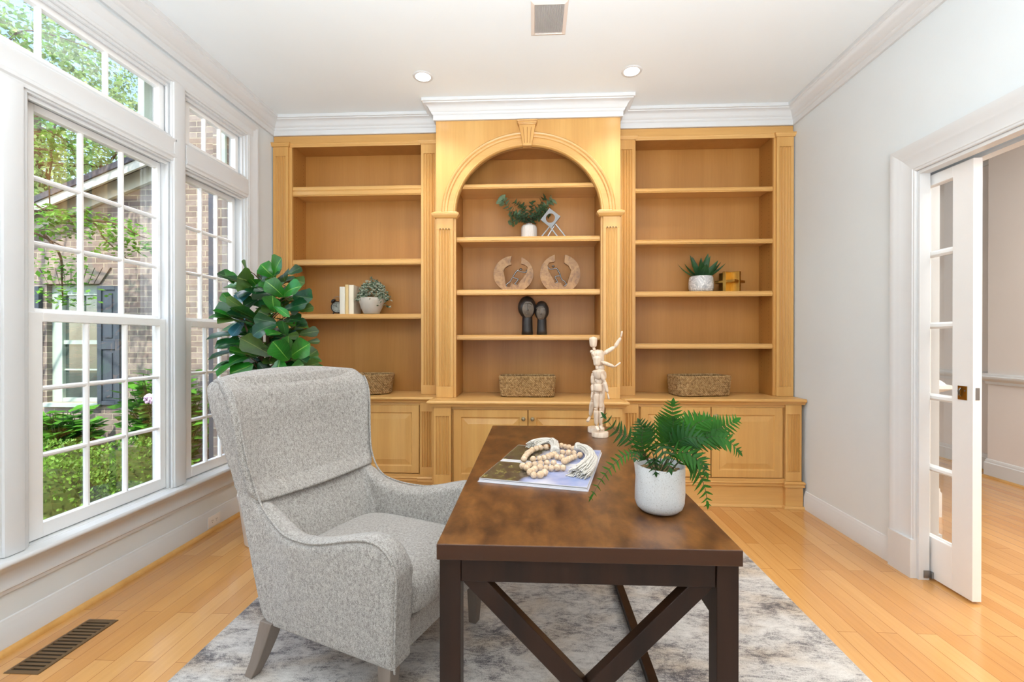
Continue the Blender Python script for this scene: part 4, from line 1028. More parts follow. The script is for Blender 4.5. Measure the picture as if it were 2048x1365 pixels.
# books
def book(x0, x1, h, d, col, lab, lean=0, y=3.72):
    t = thing('book', lab, 'book', ((x0+x1)/2, y, SL), 0, 'cream books beside the alarm clock'); w = x1-x0
    m = MB(); c = flat('book_cover_%d' % int(col[0]), srgb(*col), .6)
    m.box(-w/2, -w/2+.003, 0, d, 0, h); m.box(w/2-.003, w/2, 0, d, 0, h)
    n = 8; pts = [(-w/2,.004)]+[(-w/2*math.cos(PI*i/n), -.006*math.sin(PI*i/n)) for i in range(n+1)]+[(w/2,.004)]
    m.prism(pts, 'z', 0, h); obj('cover', m, c, t, smooth=40)
    m = MB(); m.box(-w/2+.0035, w/2-.0035, .005, d-.005, .004, h-.005); obj('pages', m, M['page'], t)
book(-1.612,-1.566,.226,.15,(222,216,200),'pale grey-cream book, shortest of the three upright books by the clock')
book(-1.5645,-1.5365,.244,.15,(214,184,128),'thin tan upright book in the middle of the three by the clock')
book(-1.535,-1.492,.240,.155,(236,222,198),'thick cream upright book next to the bowl of greenery')
# bowl of greenery
gb = thing('greenery_bowl', 'rounded grey stoneware bowl filled with frosted green sprigs on the left bay shelf', 'potted plant', (-1.350,3.745,SL))
m = MB(); m.lathe([(.001,0),(.058,0),(.064,.004),(.088,.055),(.100,.10),(.1005,.122),(.097,.134),(.092,.132),(.092,.118),(.001,.112)], 44); obj('bowl', m, paint('grey_stoneware', srgb(186,176,162), .5, .08, 16), gb, smooth=50)
M['sprig'] = paint('frosted_sprig', srgb(116,132,108), .8, .35, 60); M['sprig_pale'] = paint('pale_sprig', srgb(176,182,160), .85, .2, 60); M['sprig_deep'] = paint('deep_sprig', srgb(62,82,58), .85, .3, 60)
def sprigs(root, n, box, seed, zmin=.11):
    r = random.Random(seed); bs = [MB(), MB(), MB()]
    for i in range(n):
        a = r.uniform(0,2*PI); el = r.uniform(.0,1); rad = r.uniform(.3,1)**.6
        p = Vector((box[0]*rad*math.cos(a)*(1-.4*el)+.012, box[1]*rad*math.sin(a)*(1-.4*el), zmin+box[2]*el*(1-.35*abs(math.cos(a))*rad)))
        if rad > .8 and r.random() < .25 and math.cos(a) > .3: p.z -= .06
        b = bs[r.choice((0,0,1,1,2))]
        for k in range(8):
            d = Vector((r.uniform(-1,1),r.uniform(-1,1),r.uniform(-.4,1))).normalized(); L = r.uniform(.009,.018); s_ = d.orthogonal().normalized()*L*.26
            b.add([p, p+d*L*.5+s_, p+d*L, p+d*L*.5-s_], [(0,1,2,3)])
    for b, k in zip(bs, ('sprig','sprig_pale','sprig_deep')): obj('foliage', b, M[k], root, fix=False)
sprigs(gb, 520, (.160,.10,.185), 5)

# eucalyptus in ribbed vase
S2 = 2.0665
vs_ = thing('eucalyptus_vase', 'white ribbed vase of silver-green eucalyptus on the arched bay shelf', 'vase', (-.034,3.665,S2))
m = MB()
def rib(u, v):
    pr = [(.001,0),(.058,0),(.0615,.003),(.0625,.012),(.0625,.10),(.060,.112),(.052,.120),(.030,.124),(.027,.127),(.027,.135),(.0225,.135),(.0225,.11)]
    i = int(round(v*(len(pr)-1))); r, z = pr[i]; k = .0011*math.cos(u*2*PI*36) if .01 < z < .112 and r > .05 else 0
    return ((r+k)*math.cos(2*PI*u), (r+k)*math.sin(2*PI*u), z)
m.grid(rib, 216, 12, cu=True); obj('vase', m, paint('white_ceramic', srgb(200,193,186), .4, .03), vs_, smooth=50)
M['euc'] = leaf_mat('eucalyptus_leaf', srgb(122,148,120), srgb(160,178,150), 3, .6); M['euc_dark'] = leaf_mat('eucalyptus_leaf_dark', srgb(80,106,78), srgb(118,138,108), 3, .6)
def eu(path, n, s0, s1, dark):
    lb = LB(); pts = catmull(path, 30); r = random.Random(int(path[-1][0]*1000)+n)
    for i in range(n):
        t = .2+.8*i/(n-1); k = min(28, int(t*29)); p = pts[k]; d = (pts[k+1]-pts[k]).normalized(); sz = 1.5*(s0+(s1-s0)*t)
        a = (i%2)*PI/2+r.uniform(-.3,.3); o = d.orthogonal().normalized(); q = d.cross(o)
        for g in (0, PI):
            dr = (o*math.cos(a+g)+q*math.sin(a+g)+d*.45).normalized()
            lb.leaf(p, p+dr*sz, sz*.95, d*1.0+Vector((0,-.35,0)), OVAL, cup=.15, droop=.1, nl=7, nw=5)
    o_ = leafobj('branch', lb, M['euc_dark' if dark else 'euc'], vs_)
    m = MB(); m.tube(pts, .0016, 5); obj('twig', m, M['bark'], o_)
eu([(-.005,0,.11),(-.05,-.01,.17),(-.13,-.02,.215),(-.185,-.03,.285),(-.215,-.05,.312)], 13, .022,.040,0)
eu([(.005,0,.11),(.05,-.01,.19),(.10,-.02,.25),(.15,-.02,.285),(.182,-.03,.308)], 12, .022,.036,0)
eu([(.0,.01,.11),(.04,.02,.22),(.09,.03,.30),(.125,.03,.345)], 7, .020,.036,1)
eu([(0,-.01,.11),(-.02,-.02,.19),(-.05,-.03,.24),(-.08,-.03,.275),(-.11,-.03,.30)], 9, .022,.028,1)
eu([(0,0,.11),(.01,0,.2),(.02,0,.255),(.025,0,.30)], 8, .022,.028,1)
eu([(0,-.01,.11),(-.04,-.03,.16),(-.09,-.04,.165),(-.135,-.05,.13)], 9, .022,.030,1)
eu([(0,-.01,.11),(.04,-.03,.17),(.09,-.03,.21),(.13,-.04,.22)], 9, .022,.034,1)
eu([(0,-.01,.11),(-.02,-.04,.17),(-.055,-.05,.20),(-.10,-.05,.21)], 9, .022,.030,0)
eu([(0,-.02,.11),(-.03,-.05,.18),(-.03,-.06,.23),(-.05,-.06,.26)], 9, .024,.032,1)
eu([(0,-.02,.11),(.03,-.05,.18),(.07,-.06,.215),(.11,-.06,.25)], 9, .024,.034,1)
eu([(0,-.02,.11),(-.03,-.05,.165),(-.08,-.06,.19),(-.14,-.06,.185)], 9, .024,.034,1)
eu([(0,-.02,.11),(.02,-.04,.17),(.05,-.05,.18),(.10,-.06,.175)], 8, .024,.034,1)
eu([(0,0,.11),(.06,.05,.2),(.11,.07,.235),(.15,.09,.245)], 8, .024,.036,1)

# geometric nickel object
sv = thing('metal_sculpture', 'polished nickel sculpture of a pierced square standing on angled legs', 'sculpture', (.152,3.552,S2))
def frame_sq(root, c, half, hole, th, M3):
    m = MB(); N = 48; vs = []
    for y in (-th/2, th/2):
        for k in range(N):
            a = 2*PI*k/N; q = max(abs(math.cos(a)), abs(math.sin(a))); vs.append((half*math.cos(a)/q, y, half*math.sin(a)/q))
        for k in range(N):
            a = 2*PI*k/N; vs.append((hole*math.cos(a), y, hole*math.sin(a)))
    fs = []
    for k in range(N):
        j = (k+1)%N; fs += [(k,j,N+j,N+k),(2*N+k,3*N+k,3*N+j,2*N+j),(k,2*N+k,2*N+j,j),(N+k,N+j,3*N+j,3*N+k)]
    m.add([Vector(c)+M3 @ Vector(v) for v in vs], fs); return obj('pierced_plate', m, M['chrome'], root)
frame_sq(sv, (-.018,0,.148), .056, .036, .012, Matrix.Rotation(R(-14),3,'Z') @ Matrix.Rotation(R(40),3,'Y'))
for p, q in (((-.024,0,.085),(-.088,-.01,.0035)),((-.024,0,.083),(.035,-.01,.0035)),((.018,0,.105),(.098,0,.0035)),((.012,.01,.095),(-.045,.03,.0035))):
    m = MB(); m.bar(p, q, .010, .006, (0,1,0)); obj('leg', m, M['chrome'], sv, bevel=.001)

# pierced wooden discs with striding metal men
def burl():
    t = NT('turned_mango_wood'); v = t.coords((1,.3,1)); t.bsdf(t.ramp(t.noise(v, 16, 6, .65, 1.4), [(.28, srgb(96,64,34)), (.46, srgb(140,100,58)), (.62, srgb(166,124,76)), (.8, srgb(124,90,54))]), .5, coat=.1); return t.m
M['mango'] = burl()
S3 = 1.6585
def disc(lab, cx, mir, poly, fig, head, hgt):
    t = thing('wooden_sculpture', lab, 'sculpture', (cx,3.61,S3)); s = .000388
    f = lambda x, y: ((x-505)*s*mir, (838-y)*s)
    a0, a1 = (66.5, 95.5) if hgt == 0 else (75.8, 105.6); outer = [];  ca, cb = 505, 508; ra, rb = 408, 372 if hgt == 0 else 400
    for i in range(64):
        a = R(a0) - i*(2*PI-R(a1-a0))/63
        outer.append((ca+ra*math.cos(a), max(-1, 0) + (505-(rb)*math.sin(a))))
    outer = [(x, min(838, y)) for x, y in outer]
    def resample(ch, n):
        cum = [0]
        for a, b in zip(ch, ch[1:]): cum.append(cum[-1]+math.dist(a, b))
        out = []; k = 0
        for q in range(n):
            d = cum[-1]*q/(n-1)
            while k < len(ch)-2 and cum[k+1] < d: k += 1
            g = (d-cum[k])/max(1e-9, cum[k+1]-cum[k]); out.append((ch[k][0]+(ch[k+1][0]-ch[k][0])*g, ch[k][1]+(ch[k+1][1]-ch[k][1])*g))
        return out
    n = 90; oc, ic = resample(outer, n), resample(poly, n); vs = []
    for y in (-.02, .02):
        for ch in (oc, ic): vs += [(f(*q)[0], y, f(*q)[1]) for q in ch]
    bm = bmesh.new(); v_ = [bm.verts.new(v) for v in vs]
    for q in range(n-1):
        for a in ((q,q+1,n+q+1,n+q),(2*n+q,3*n+q,3*n+q+1,2*n+q+1),(q,2*n+q,2*n+q+1,q+1),(n+q,n+q+1,3*n+q+1,3*n+q)): bm.faces.new([v_[k] for k in a])
    for q in (0, n-1): bm.faces.new([v_[k] for k in (q,n+q,3*n+q,2*n+q)])
    bmesh.ops.recalc_face_normals(bm, faces=bm.faces)
    me = D.meshes.new('pierced_disc'); bm.to_mesh(me); bm.free(); me.materials.append(M['mango'])
    o = D.objects.new('pierced_disc', me); COL.objects.link(o); o.parent = t
    b = o.modifiers.new('bevel','BEVEL'); b.width = .003; b.segments = 2; b.limit_method = 'ANGLE'; b.angle_limit = R(50)
    m = MB()
    for path, r0, r1 in fig: 
        pp = [(f(x,y)[0], -.004, f(x,y)[1]) for x, y in path]; m.tube(catmull(pp, 14) if len(pp) > 2 else pp, [r0*s]*14 if len(pp) > 2 else [r0*s,r1*s], 8)
    h = f(*head); m.sphere((h[0],-.004,h[1]), 27*s, 10, 8, (1.15,1,.9))
    obj('metal_figure', m, M['chrome'], t, smooth=60)
POLY1 = [(665,170),(662,300),(740,318),(800,370),(780,460),(720,560),(640,650),(580,735),(520,720),(470,690),(430,770),(360,760),(340,690),(325,560),(300,450),(330,380),(400,330),(465,310),(445,250),(470,140)]
disc('turned wood disc with a small metal man pushing right', -.157, 1, POLY1,
  [([(355,715),(390,690),(440,650),(475,580)],13,13),([(345,712),(372,765)],13,9),([(490,565),(520,510),(570,440),(610,420)],15,15),([(600,430),(660,455),(720,465),(775,455),(782,415)],11,11),([(490,568),(560,590),(600,610),(565,660),(530,700)],14,14),([(528,700),(572,718)],12,9)], (655,405), 0)
POLY2 = [(604,118),(590,285),(680,345),(730,440),(700,540),(670,640),(640,740),(590,770),(550,740),(520,685),(460,680),(410,700),(390,680),(370,620),(320,530),(270,450),(250,330),(290,275),(400,260),(397,120)]
disc('turned wood disc with a small metal man pushing left', .210, 1, POLY2,
  [([(640,715),(600,655),(545,620),(510,535)],13,13),([(645,715),(590,750)],13,9),([(515,540),(490,480),(450,410),(420,385)],16,16),([(425,388),(370,400),(300,405),(262,370),(250,330)],11,11),([(505,545),(440,548),(405,570),(435,625),(460,668)],14,14),([(458,668),(408,690)],12,9)], (368,345), 1)

# dark carved pair of heads
S4 = 1.3085
M['ebony'] = paint('dark_bronze_patina', srgb(42,36,32), .32, .5, 14)
M['bronze_face'] = paint('rubbed_bronze_face', srgb(104,92,80), .3, .35, 18)
hd = thing('carved_heads', 'dark carved sculpture of two faces leaning together on the lowest arched bay shelf', 'sculpture', (.0,3.62,S4))
def carved(cx, cz, rx, rz, nx0, nx1, face_turn, name):
    m = MB()
    def hm(u, v):
        a = 2*PI*u; b = -PI/2+PI*v; z = math.sin(b); r = math.cos(b); k = 1 if z > 0 else (1-.30*(z*z))
        x = rx*r*math.cos(a)*k; y = rx*.85*r*math.sin(a)*k
        return (cx+x, y, cz+rz*z)
    m.grid(hm, 36, 22, cu=True)
    m.lathe([(nx0,0),(nx0*.96,.03),(nx1,.11),(nx1*.95,cz-rz*.55)], 24, (cx+.002,0,0))
    o = obj(name, m, M['ebony'], hd, smooth=180)
    m = MB(); fx = cx+face_turn*rx*.42       # raised face plate with brow and nose
    def plate(u, v):
        s_ = (2*u-1); t = 2*v-1; w = rx*.62*math.sqrt(max(0,1-t*t*.85))*(1-.15*(t < 0)*abs(t)); x = fx+s_*w; z = cz-.018+rz*.66*t
        q = ((x-cx)/rx)**2+((z-cz)/rz)**2
        y = -rx*.85*math.sqrt(max(.02,1-min(.98,q)))*(1.03)-.006
        return (max(cx-rx*.97,min(cx+rx*.97,x)), y, z)
    m.grid(plate, 13, 13)
    m.tube([(fx-.004,-rx*.85-.006,cz+.03),(fx-.002,-rx*.85-.013,cz-.0),(fx,-rx*.85-.02,cz-.025)], [.004,.005,.0075], 8)
    m.tube([(fx-.036,-rx*.74-.006,cz+.018),(fx-.02,-rx*.84-.008,cz+.032),(fx-.004,-rx*.85-.008,cz+.03)], .0028, 6); m.tube([(fx+.030,-rx*.74-.006,cz+.018),(fx+.018,-rx*.84-.008,cz+.032),(fx,-rx*.85-.008,cz+.03)], .0028, 6)
    for s_ in (-1,1): m.tube([(fx+s_*.022-.010,-rx*.80-.008,cz+.006),(fx+s_*.022,-rx*.82-.010,cz+.010),(fx+s_*.022+.010,-rx*.80-.008,cz+.006)], .0022, 6)
    m.tube([(fx-.012,-rx*.72-.012,cz-.052),(fx,-rx*.74-.014,cz-.050),(fx+.012,-rx*.72-.012,cz-.052)], .003, 6)
    obj('face', m, M['bronze_face'], o, smooth=60, fix=False)
carved(-.050, .214, .073, .094, .046, .042, .30, 'tall_head')
carved(.066, .186, .058, .083, .041, .037, -.25, 'short_head')

# agave and gold object
S5 = 1.6565
ag = thing('potted_agave', 'dark green agave in a grey marbled pot on the right bay shelf', 'potted plant', (1.368,3.785,S5))
def marble():
    t = NT('grey_marbled_glaze'); v = t.coords(); n = t.noise(v, 8, 5, .6, 2.2); t.bsdf(t.ramp(n, [(.3, srgb(140,138,138)), (.47, srgb(184,182,180)), (.5, srgb(236,232,226)), (.53, srgb(178,176,176)), (.75, srgb(204,202,200))]), .3, coat=.4); return t.m
m = MB(); m.lathe([(.001,0),(.078,0),(.088,.006),(.096,.03),(.097,.08),(.092,.118),(.086,.128),(.080,.128),(.078,.118),(.001,.110)], 44); obj('pot', m, marble(), ag, smooth=50)
M['agave'] = leaf_mat('agave_leaf', srgb(40,78,44), srgb(60,96,60), 1, .5)
lb = LB()
K2 = .0042
for dx, dz, dy, w in ((-.205,.115,-.02,.034),(-.085,.150,-.03,.060),(-.085,.205,.02,.045),(.055,.215,.0,.062),(.085,.20,.03,.042),(.130,.145,-.03,.066),(.170,.135,.02,.040),(.185,.115,-.04,.036),(-.03,.135,-.08,.092),(.012,.11,-.09,.086),(-.12,.13,.06,.05),(.02,.19,.06,.05),(-.055,.195,.05,.05),(.09,.13,.07,.05)):
    b = Vector((dx*.12, dy*.12, .112)); t = Vector((dx, dy, .112+dz*.95)); mid = b.lerp(t,.5)
    lb.leaf(b, t*1.0, w*.92, (dx*-.6, -.6+dy*2, 1) if abs(dx) > .1 else (0,-1,.4), BLADE, cup=.45, droop=-.16 if abs(dx) > .1 else -.08, nl=12, nw=5)
leafobj('leaves', lb, M['agave'], ag)
gd = thing('gold_sculpture', 'brushed gold sculpture of interlocking plates beside the marbled pot', 'sculpture', (1.592,3.77,S5), R(38))
M['gold'] = flat('brushed_gold', srgb(186,146,74), .3, 1)
for args in ((-.062,.062,-.012,.012,0,.158),):
    m = MB(); m.box(*args); 
for nm, bx in (('upright_plate',(-.084,.084,-.013,.013,.0,.158)),('cross_plate',(-.013,.013,-.084,.084,.0,.159)),('level_plate',(-.082,.082,-.082,.082,.070,.090))):
    m = MB(); m.box(*bx); obj(nm, m, M['gold'], gd, bevel=.0015)

# ---------------------------------------------------------------- ceiling, floor and wall fittings
M['lamp'] = NT('lamp_glow'); _e = M['lamp'].n('ShaderNodeEmission'); _e.inputs[0].default_value = (1,.96,.9,1); _e.inputs[1].default_value = 14; M['lamp'].l(_e.outputs[0], M['lamp'].out.inputs[0]); M['lamp'] = M['lamp'].m
for x, y, lab in ((-.759,3.107,'lit round recessed downlight over the left bookcase bay'),(.662,3.11,'lit round recessed downlight over the right side of the arched bay')):
    t = thing('recessed_light', lab, 'ceiling light', (x,y,ZC), 0, 'recessed ceiling downlights')
    m = MB(); m.lathe([(.050,-.001),(.052,-.006),(.066,-.0055),(.070,-.001)], 40, cap=False); obj('trim_ring', m, M['trim'], t, smooth=60)
    m = MB(); m.lathe([(.001,-.0045),(.051,-.0025)], 40, cap=False); obj('lens', m, M['lamp'], t)
vt = thing('ceiling_vent', 'square white louvred air vent in the ceiling', 'vent', (.088,2.577,ZC))
m = MB(); P_ = [(-.101,-.139),(.101,-.139),(.101,.139),(-.101,.139)]; m.sweep(P_, [(0,-.0005),(0,-.004),(.020,-.012),(.022,-.0005)], closed=True, side=1); obj('frame', m, paint('vent_enamel', srgb(226,214,204), .5), vt)
m = MB()
for i in range(27):
    x = -.078+i*.006; m.hexa([(x,-.118,-.010),(x+.0012,-.118,-.010),(x+.0012,.118,-.010),(x,.118,-.010)],[(x+.004,-.118,-.0015),(x+.0052,-.118,-.0015),(x+.0052,.118,-.0015),(x+.004,.118,-.0015)])
obj('louvres', m, paint('vent_louvre', srgb(222,220,218), .5), vt)
m = MB(); m.box(-.080,.080,-.119,.119,-.0012,-.0006); obj('backing', m, flat('vent_dark', srgb(186,184,184), .8), vt)
fv = thing('floor_register', 'bronze slotted floor register in the maple floor under the windows', 'vent', (-1.942,1.80,.0006))
m = MB(); P_ = [(-.070,-.168),(.070,-.168),(.070,.168),(-.070,.168)]; m.sweep(P_, [(0,0),(.002,.003),(.014,.005),(.016,.0)], closed=True, side=1)
M['bronze'] = flat('bronze_register', srgb(120,96,66), .4, .6)
for i in range(15): y = -.145+i*.0205; m.box(-.056,.056,y,y+.0115,.0012,.0042)
obj('grille', m, M['bronze'], fv)
m = MB(); m.box(-.057,.057,-.154,.154,.0002,.0008); obj('duct', m, flat('duct_shadow', srgb(40,32,24), .9), fv)
ol = thing('wall_outlet', 'white double socket outlet set in the baseboard under the far window', 'outlet', (XL+.0185,2.935,.066))
m = MB(); m.box(0,.004,-.058,.058,-.036,.036); obj('plate', m, M['sash'], ol, bevel=.0015)
m = MB()
for y in (-.02,.02):
    lathe_x = []
    for k in range(20): a = 2*PI*k/20; lathe_x.append((.0052, y+.0155*math.cos(a), .0145*math.sin(a)))
    m.mi = 0; m.add([(v[0]-.0015,v[1],v[2]) for v in lathe_x]+lathe_x, [(k,(k+1)%20,20+(k+1)%20,20+k) for k in range(20)]+[tuple(range(20,40))])
    m.mi = 1
    for dy, dz in ((-.005,.004),(.005,.004)): m.box(.0050,.0056,y+dy-.0012,y+dy+.0012,dz-.004,dz+.004)
    m.box(.0050,.0056,y-.002,y+.002,-.010,-.0065)
obj('socket', m, [M['sash'], M['black']], ol, fix=False)
# ---------------------------------------------------------------- outside the windows
def brick_mat(name, axes):
    t = NT(name); c = t.n('ShaderNodeTexCoord'); sp = t.n('ShaderNodeSeparateXYZ'); cb = t.n('ShaderNodeCombineXYZ'); t.l(c.outputs['Object'], sp.inputs[0])
    if axes == 'x': t.l(sp.outputs[0], cb.inputs[0])
    else: t.l(t.math('ADD', sp.outputs[0], sp.outputs[1]), cb.inputs[0])
    t.l(sp.outputs[2], cb.inputs[1]); b = t.n('ShaderNodeTexBrick'); t.l(cb.outputs[0], b.inputs['Vector'])
    b.inputs['Scale'].default_value = 1; b.inputs['Brick Width'].default_value = .213; b.inputs['Row Height'].default_value = .068; b.inputs['Mortar Size'].default_value = .0052; b.inputs['Mortar Smooth'].default_value = .2
    b.inputs['Color1'].default_value = srgb(128,116,108); b.inputs['Color2'].default_value = srgb(162,148,136); b.inputs['Mortar'].default_value = srgb(186,176,152)
    n = t.noise(t.coords(), 9, 5, .7); col = t.mix(.6, b.outputs['Color'], t.ramp(n, [(.3,(.55,.5,.5,1)),(.6,(1,1,1,1))]), 'MULTIPLY')
    t.bsdf(col, .9, spec=.15, normal=t.bump(t.math('SUBTRACT', t.math('MULTIPLY', t.noise(t.coords(), 60, 3), .5), b.outputs['Fac']), .6, .006)); return t.m
M['brick'] = brick_mat('weathered_brick', 'x'); M['brick2'] = brick_mat('weathered_brick_return', 'xy')
GZ = -.45
m = MB(); m.box(-40, XL-.26, -12, 40, GZ-.2, GZ); sobj('ground', m, paint('garden_mulch', srgb(92,76,60), .95, .4, 14), 'mulched garden ground outside')
VX = WX0-.115
m = MB(); m.box(VX, WX0-.008, 3.275, 5.40, GZ, 4.3); sobj('wall_exterior_return', m, M['brick2'], 'brick outer wall beside the far window')
m = MB()
for y0 in (3.274, 2.576): m.box(WX0-.045, WX0-.006, y0-.02, y0+.0+(.0 if y0 > 3 else .10), ZT0-.02, ZT1)
sobj('trim_exterior', m, paint('sage_trim', srgb(176,190,174), .6), 'pale green outer window trim')
hs = thing('brick_house_wing', 'weathered brick house wing with a sloping gable roof outside the windows', 'house', (0,5.3,GZ))
m = MB(); sl = .387
w0, w1, wz0, wz1 = -5.95, -5.28, .50-GZ, 1.945-GZ
# wall pieces around the window opening
def ztop(x): return 2.62+(x+6.157)*sl-GZ
def wpoly(x0, x1, z0, z1=None):
    t0, t1 = (z1, z1) if z1 is not None else (ztop(x0), ztop(x1))
    m.add([(x0,0,z0),(x1,0,z0),(x1,0,t1),(x0,0,t0),(x0,.2,z0),(x1,.2,z0),(x1,.2,t1),(x0,.2,t0)], [(0,1,2,3),(7,6,5,4),(0,4,5,1),(3,2,6,7),(0,3,7,4),(1,5,6,2)])
wpoly(-7.3,w0,0); wpoly(w1,-4.32,0); wpoly(-4.32,VX-.002,0,5.6); wpoly(w0,w1,0,wz0); wpoly(w0,w1,wz1)
obj('brick_wall', m, M['brick'], hs)
m = MB(); m.add([(-7.7,-.25,ztop(-7.7)+.13),(-4.33,-.25,ztop(-4.33)+.13),(-4.33,-.25,ztop(-4.33)+.20),(-7.7,-.25,ztop(-7.7)+.20),(-7.7,6,ztop(-7.7)+.13),(-4.33,6,ztop(-4.33)+.13),(-4.33,6,ztop(-4.33)+.20),(-7.7,6,ztop(-7.7)+.20)], [(0,1,2,3),(7,6,5,4),(0,4,5,1),(3,2,6,7),(0,3,7,4),(1,5,6,2)])
obj('roof', m, paint('slate_roof', srgb(84,84,88), .8, .3, 30), hs)
m = MB(); m.add([(-7.7,-.05,ztop(-7.7)-.06),(-4.33,-.05,ztop(-4.33)-.06),(-4.33,-.05,ztop(-4.33)+.128),(-7.7,-.05,ztop(-7.7)+.128),(-7.7,-.001,ztop(-7.7)-.06),(-4.33,-.001,ztop(-4.33)-.06),(-4.33,-.001,ztop(-4.33)+.128),(-7.7,-.001,ztop(-7.7)+.128)], [(0,1,2,3),(7,6,5,4),(0,4,5,1),(3,2,6,7),(0,3,7,4),(1,5,6,2)])
m.add([(-7.7,-.23,ztop(-7.7)+.03),(-4.33,-.23,ztop(-4.33)+.03),(-4.33,-.23,ztop(-4.33)+.129),(-7.7,-.23,ztop(-7.7)+.129),(-7.7,-.20,ztop(-7.7)+.03),(-4.33,-.20,ztop(-4.33)+.03),(-4.33,-.20,ztop(-4.33)+.129),(-7.7,-.20,ztop(-7.7)+.129)], [(0,1,2,3),(7,6,5,4),(0,4,5,1),(3,2,6,7),(0,3,7,4),(1,5,6,2)])
obj('fascia', m, paint('cream_trim', srgb(222,220,204), .6), hs)
# window of the wing
M['sage'] = D.materials['sage_trim']
m = MB(); m.box(w0, w0+.13, .06, .16, wz0, wz1); m.box(w1-.05, w1, .06, .16, wz0, wz1); m.box(w0+.131, w1-.051, .063, .158, wz1-.13, wz1); m.box(w0+.131, w1-.051, .063, .158, wz0, wz0+.05); m.box(w0-.03, w1+.03, -.06, .07, wz0-.05, wz0-.001)
wn = obj('window', m, M['sage'], hs, bevel=.004)
m = MB(); zm = 1.238-GZ; m.box(w0+.13, w1-.05, .08, .13, zm-.025, zm+.025); m.box((w0+w1)/2+.03, (w0+w1)/2+.05, .09, .12, wz0+.05, wz1-.13)
for z in (zm-.34, zm+.30): m.box(w0+.13, w1-.05, .09, .12, z-.01, z+.01)
obj('muntin', m, M['sage'], wn)
t = NT('reflecting_pane'); t.bsdf(srgb(70,80,74), .03, spec=1, coat=1); M['mirror_pane'] = t.m
m = MB(); m.box(w0+.13, w1-.05, .104, .108, wz0+.05, wz1-.13); obj('pane', m, M['mirror_pane'], wn)
m = MB()     # flared jack arch
for i in range(10):
    f0, f1 = i/10, (i+1)/10; e = .006
    b0, b1 = w0-.03+(w1-w0+.06)*f0+e, w0-.03+(w1-w0+.06)*f1-e; t0, t1 = w0-.17+(w1-w0+.34)*f0+e, w0-.17+(w1-w0+.34)*f1-e
    m.hexa([(b0,-.022,wz1+.004),(b1,-.022,wz1+.004),(b1,.01,wz1+.004),(b0,.01,wz1+.004)],[(t0,-.022,wz1+.20),(t1,-.022,wz1+.20),(t1,.01,wz1+.20),(t0,.01,wz1+.20)])
obj('jack_arch', m, paint('arch_brick', srgb(142,128,116), .9, .15, 12), hs)
M['shutter'] = flat('slate_blue_shutter', srgb(70,76,84), .45)
def shutter(parent, x0, x1, y0, y1, z0, z1, axis='x'):
    m = MB()
    def bx(a0, a1, d0, d1, c0, c1):
        if axis == 'x': m.box(a0,a1,d0,d1,c0,c1)
        else: m.box(d0,d1,a0,a1,c0,c1)
    fw = .055; bx(x0,x0+fw,y0,y1,z0,z1); bx(x1-fw,x1,y0,y1,z0,z1); zz = [z0, z0+(z1-z0)*.5, z1]
    for z in zz: bx(x0+fw,x1-fw,y0,y1,max(z0,z-.05),min(z1,z+.05))
    for a, b in ((z0+.05, zz[1]-.05),(zz[1]+.05, z1-.05)):
        bx(x0+fw,x1-fw,y0+.015,y1,a,b); bx(x0+fw+.04,x1-fw-.04,y0+.004,y0+.016,a+.04,b-.04)
    return obj('shutter', m, M['shutter'], parent, bevel=.004)
shutter(hs, -6.36, -6.0, -.05, -.004, .48-GZ, 1.92-GZ); shutter(hs, -5.262, -4.98, -.05, -.004, .48-GZ, 1.92-GZ)
m = MB(); m.box(VX-.055,VX-.003,3.30,3.70,.3,2.62); m.box(VX-.063,VX-.055,3.35,3.66,.4,1.4); m.box(VX-.063,VX-.055,3.35,3.66,1.5,2.55)
tag(obj('window_shutter', m, M['shutter'], bevel=.003), 'dark slate shutter seen edge-on outside the narrow window', 'shutter')

# plants outside
def out_leaf(name, base, spread=1.6):
    t = NT(name); g = t.n('ShaderNodeNewGeometry'); c = t.ramp(g.outputs['Random Per Island'], [(0, tuple(x*.5 for x in base[:3])+(1,)), (.5, base), (1, tuple(min(1,x*spread) for x in base[:3])+(1,))])
    b = t.n('ShaderNodeBsdfPrincipled'); t.l(c, b.inputs['Base Color']); b.inputs['Roughness'].default_value = .5; b.inputs['Specular IOR Level'].default_value = .3
    tr = t.n('ShaderNodeBsdfTranslucent'); t.l(c, tr.inputs[0]); mx = t.n('ShaderNodeMixShader'); mx.inputs[0].default_value = .4
    t.l(b.outputs[0], mx.inputs[1]); t.l(tr.outputs[0], mx.inputs[2]); t.l(mx.outputs[0], t.out.inputs[0]); return t.m
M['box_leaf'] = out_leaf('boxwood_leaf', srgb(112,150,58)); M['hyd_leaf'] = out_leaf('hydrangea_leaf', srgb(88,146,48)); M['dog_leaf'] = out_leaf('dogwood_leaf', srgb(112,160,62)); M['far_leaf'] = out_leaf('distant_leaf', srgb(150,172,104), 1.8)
rx = random.Random(21)
def quad_leaf(m, p, L, w, d, n):
    d = d.normalized(); s_ = d.cross(n); s_ = s_.normalized()*w*.5 if s_.length > 1e-5 else d.orthogonal().normalized()*w*.5
    m.add([p, p+d*L*.45+s_, p+d*L, p+d*L*.45-s_], [(0,1,2,3)])
def rv(a=-1, b=1): return Vector((rx.uniform(-1,1), rx.uniform(-1,1), rx.uniform(a,b)))
hb = thing('boxwood_hedge', 'clipped small-leaved green hedge just outside the windows', 'hedge', (-3.6,3.5,GZ))
core = MB(); fol = MB()
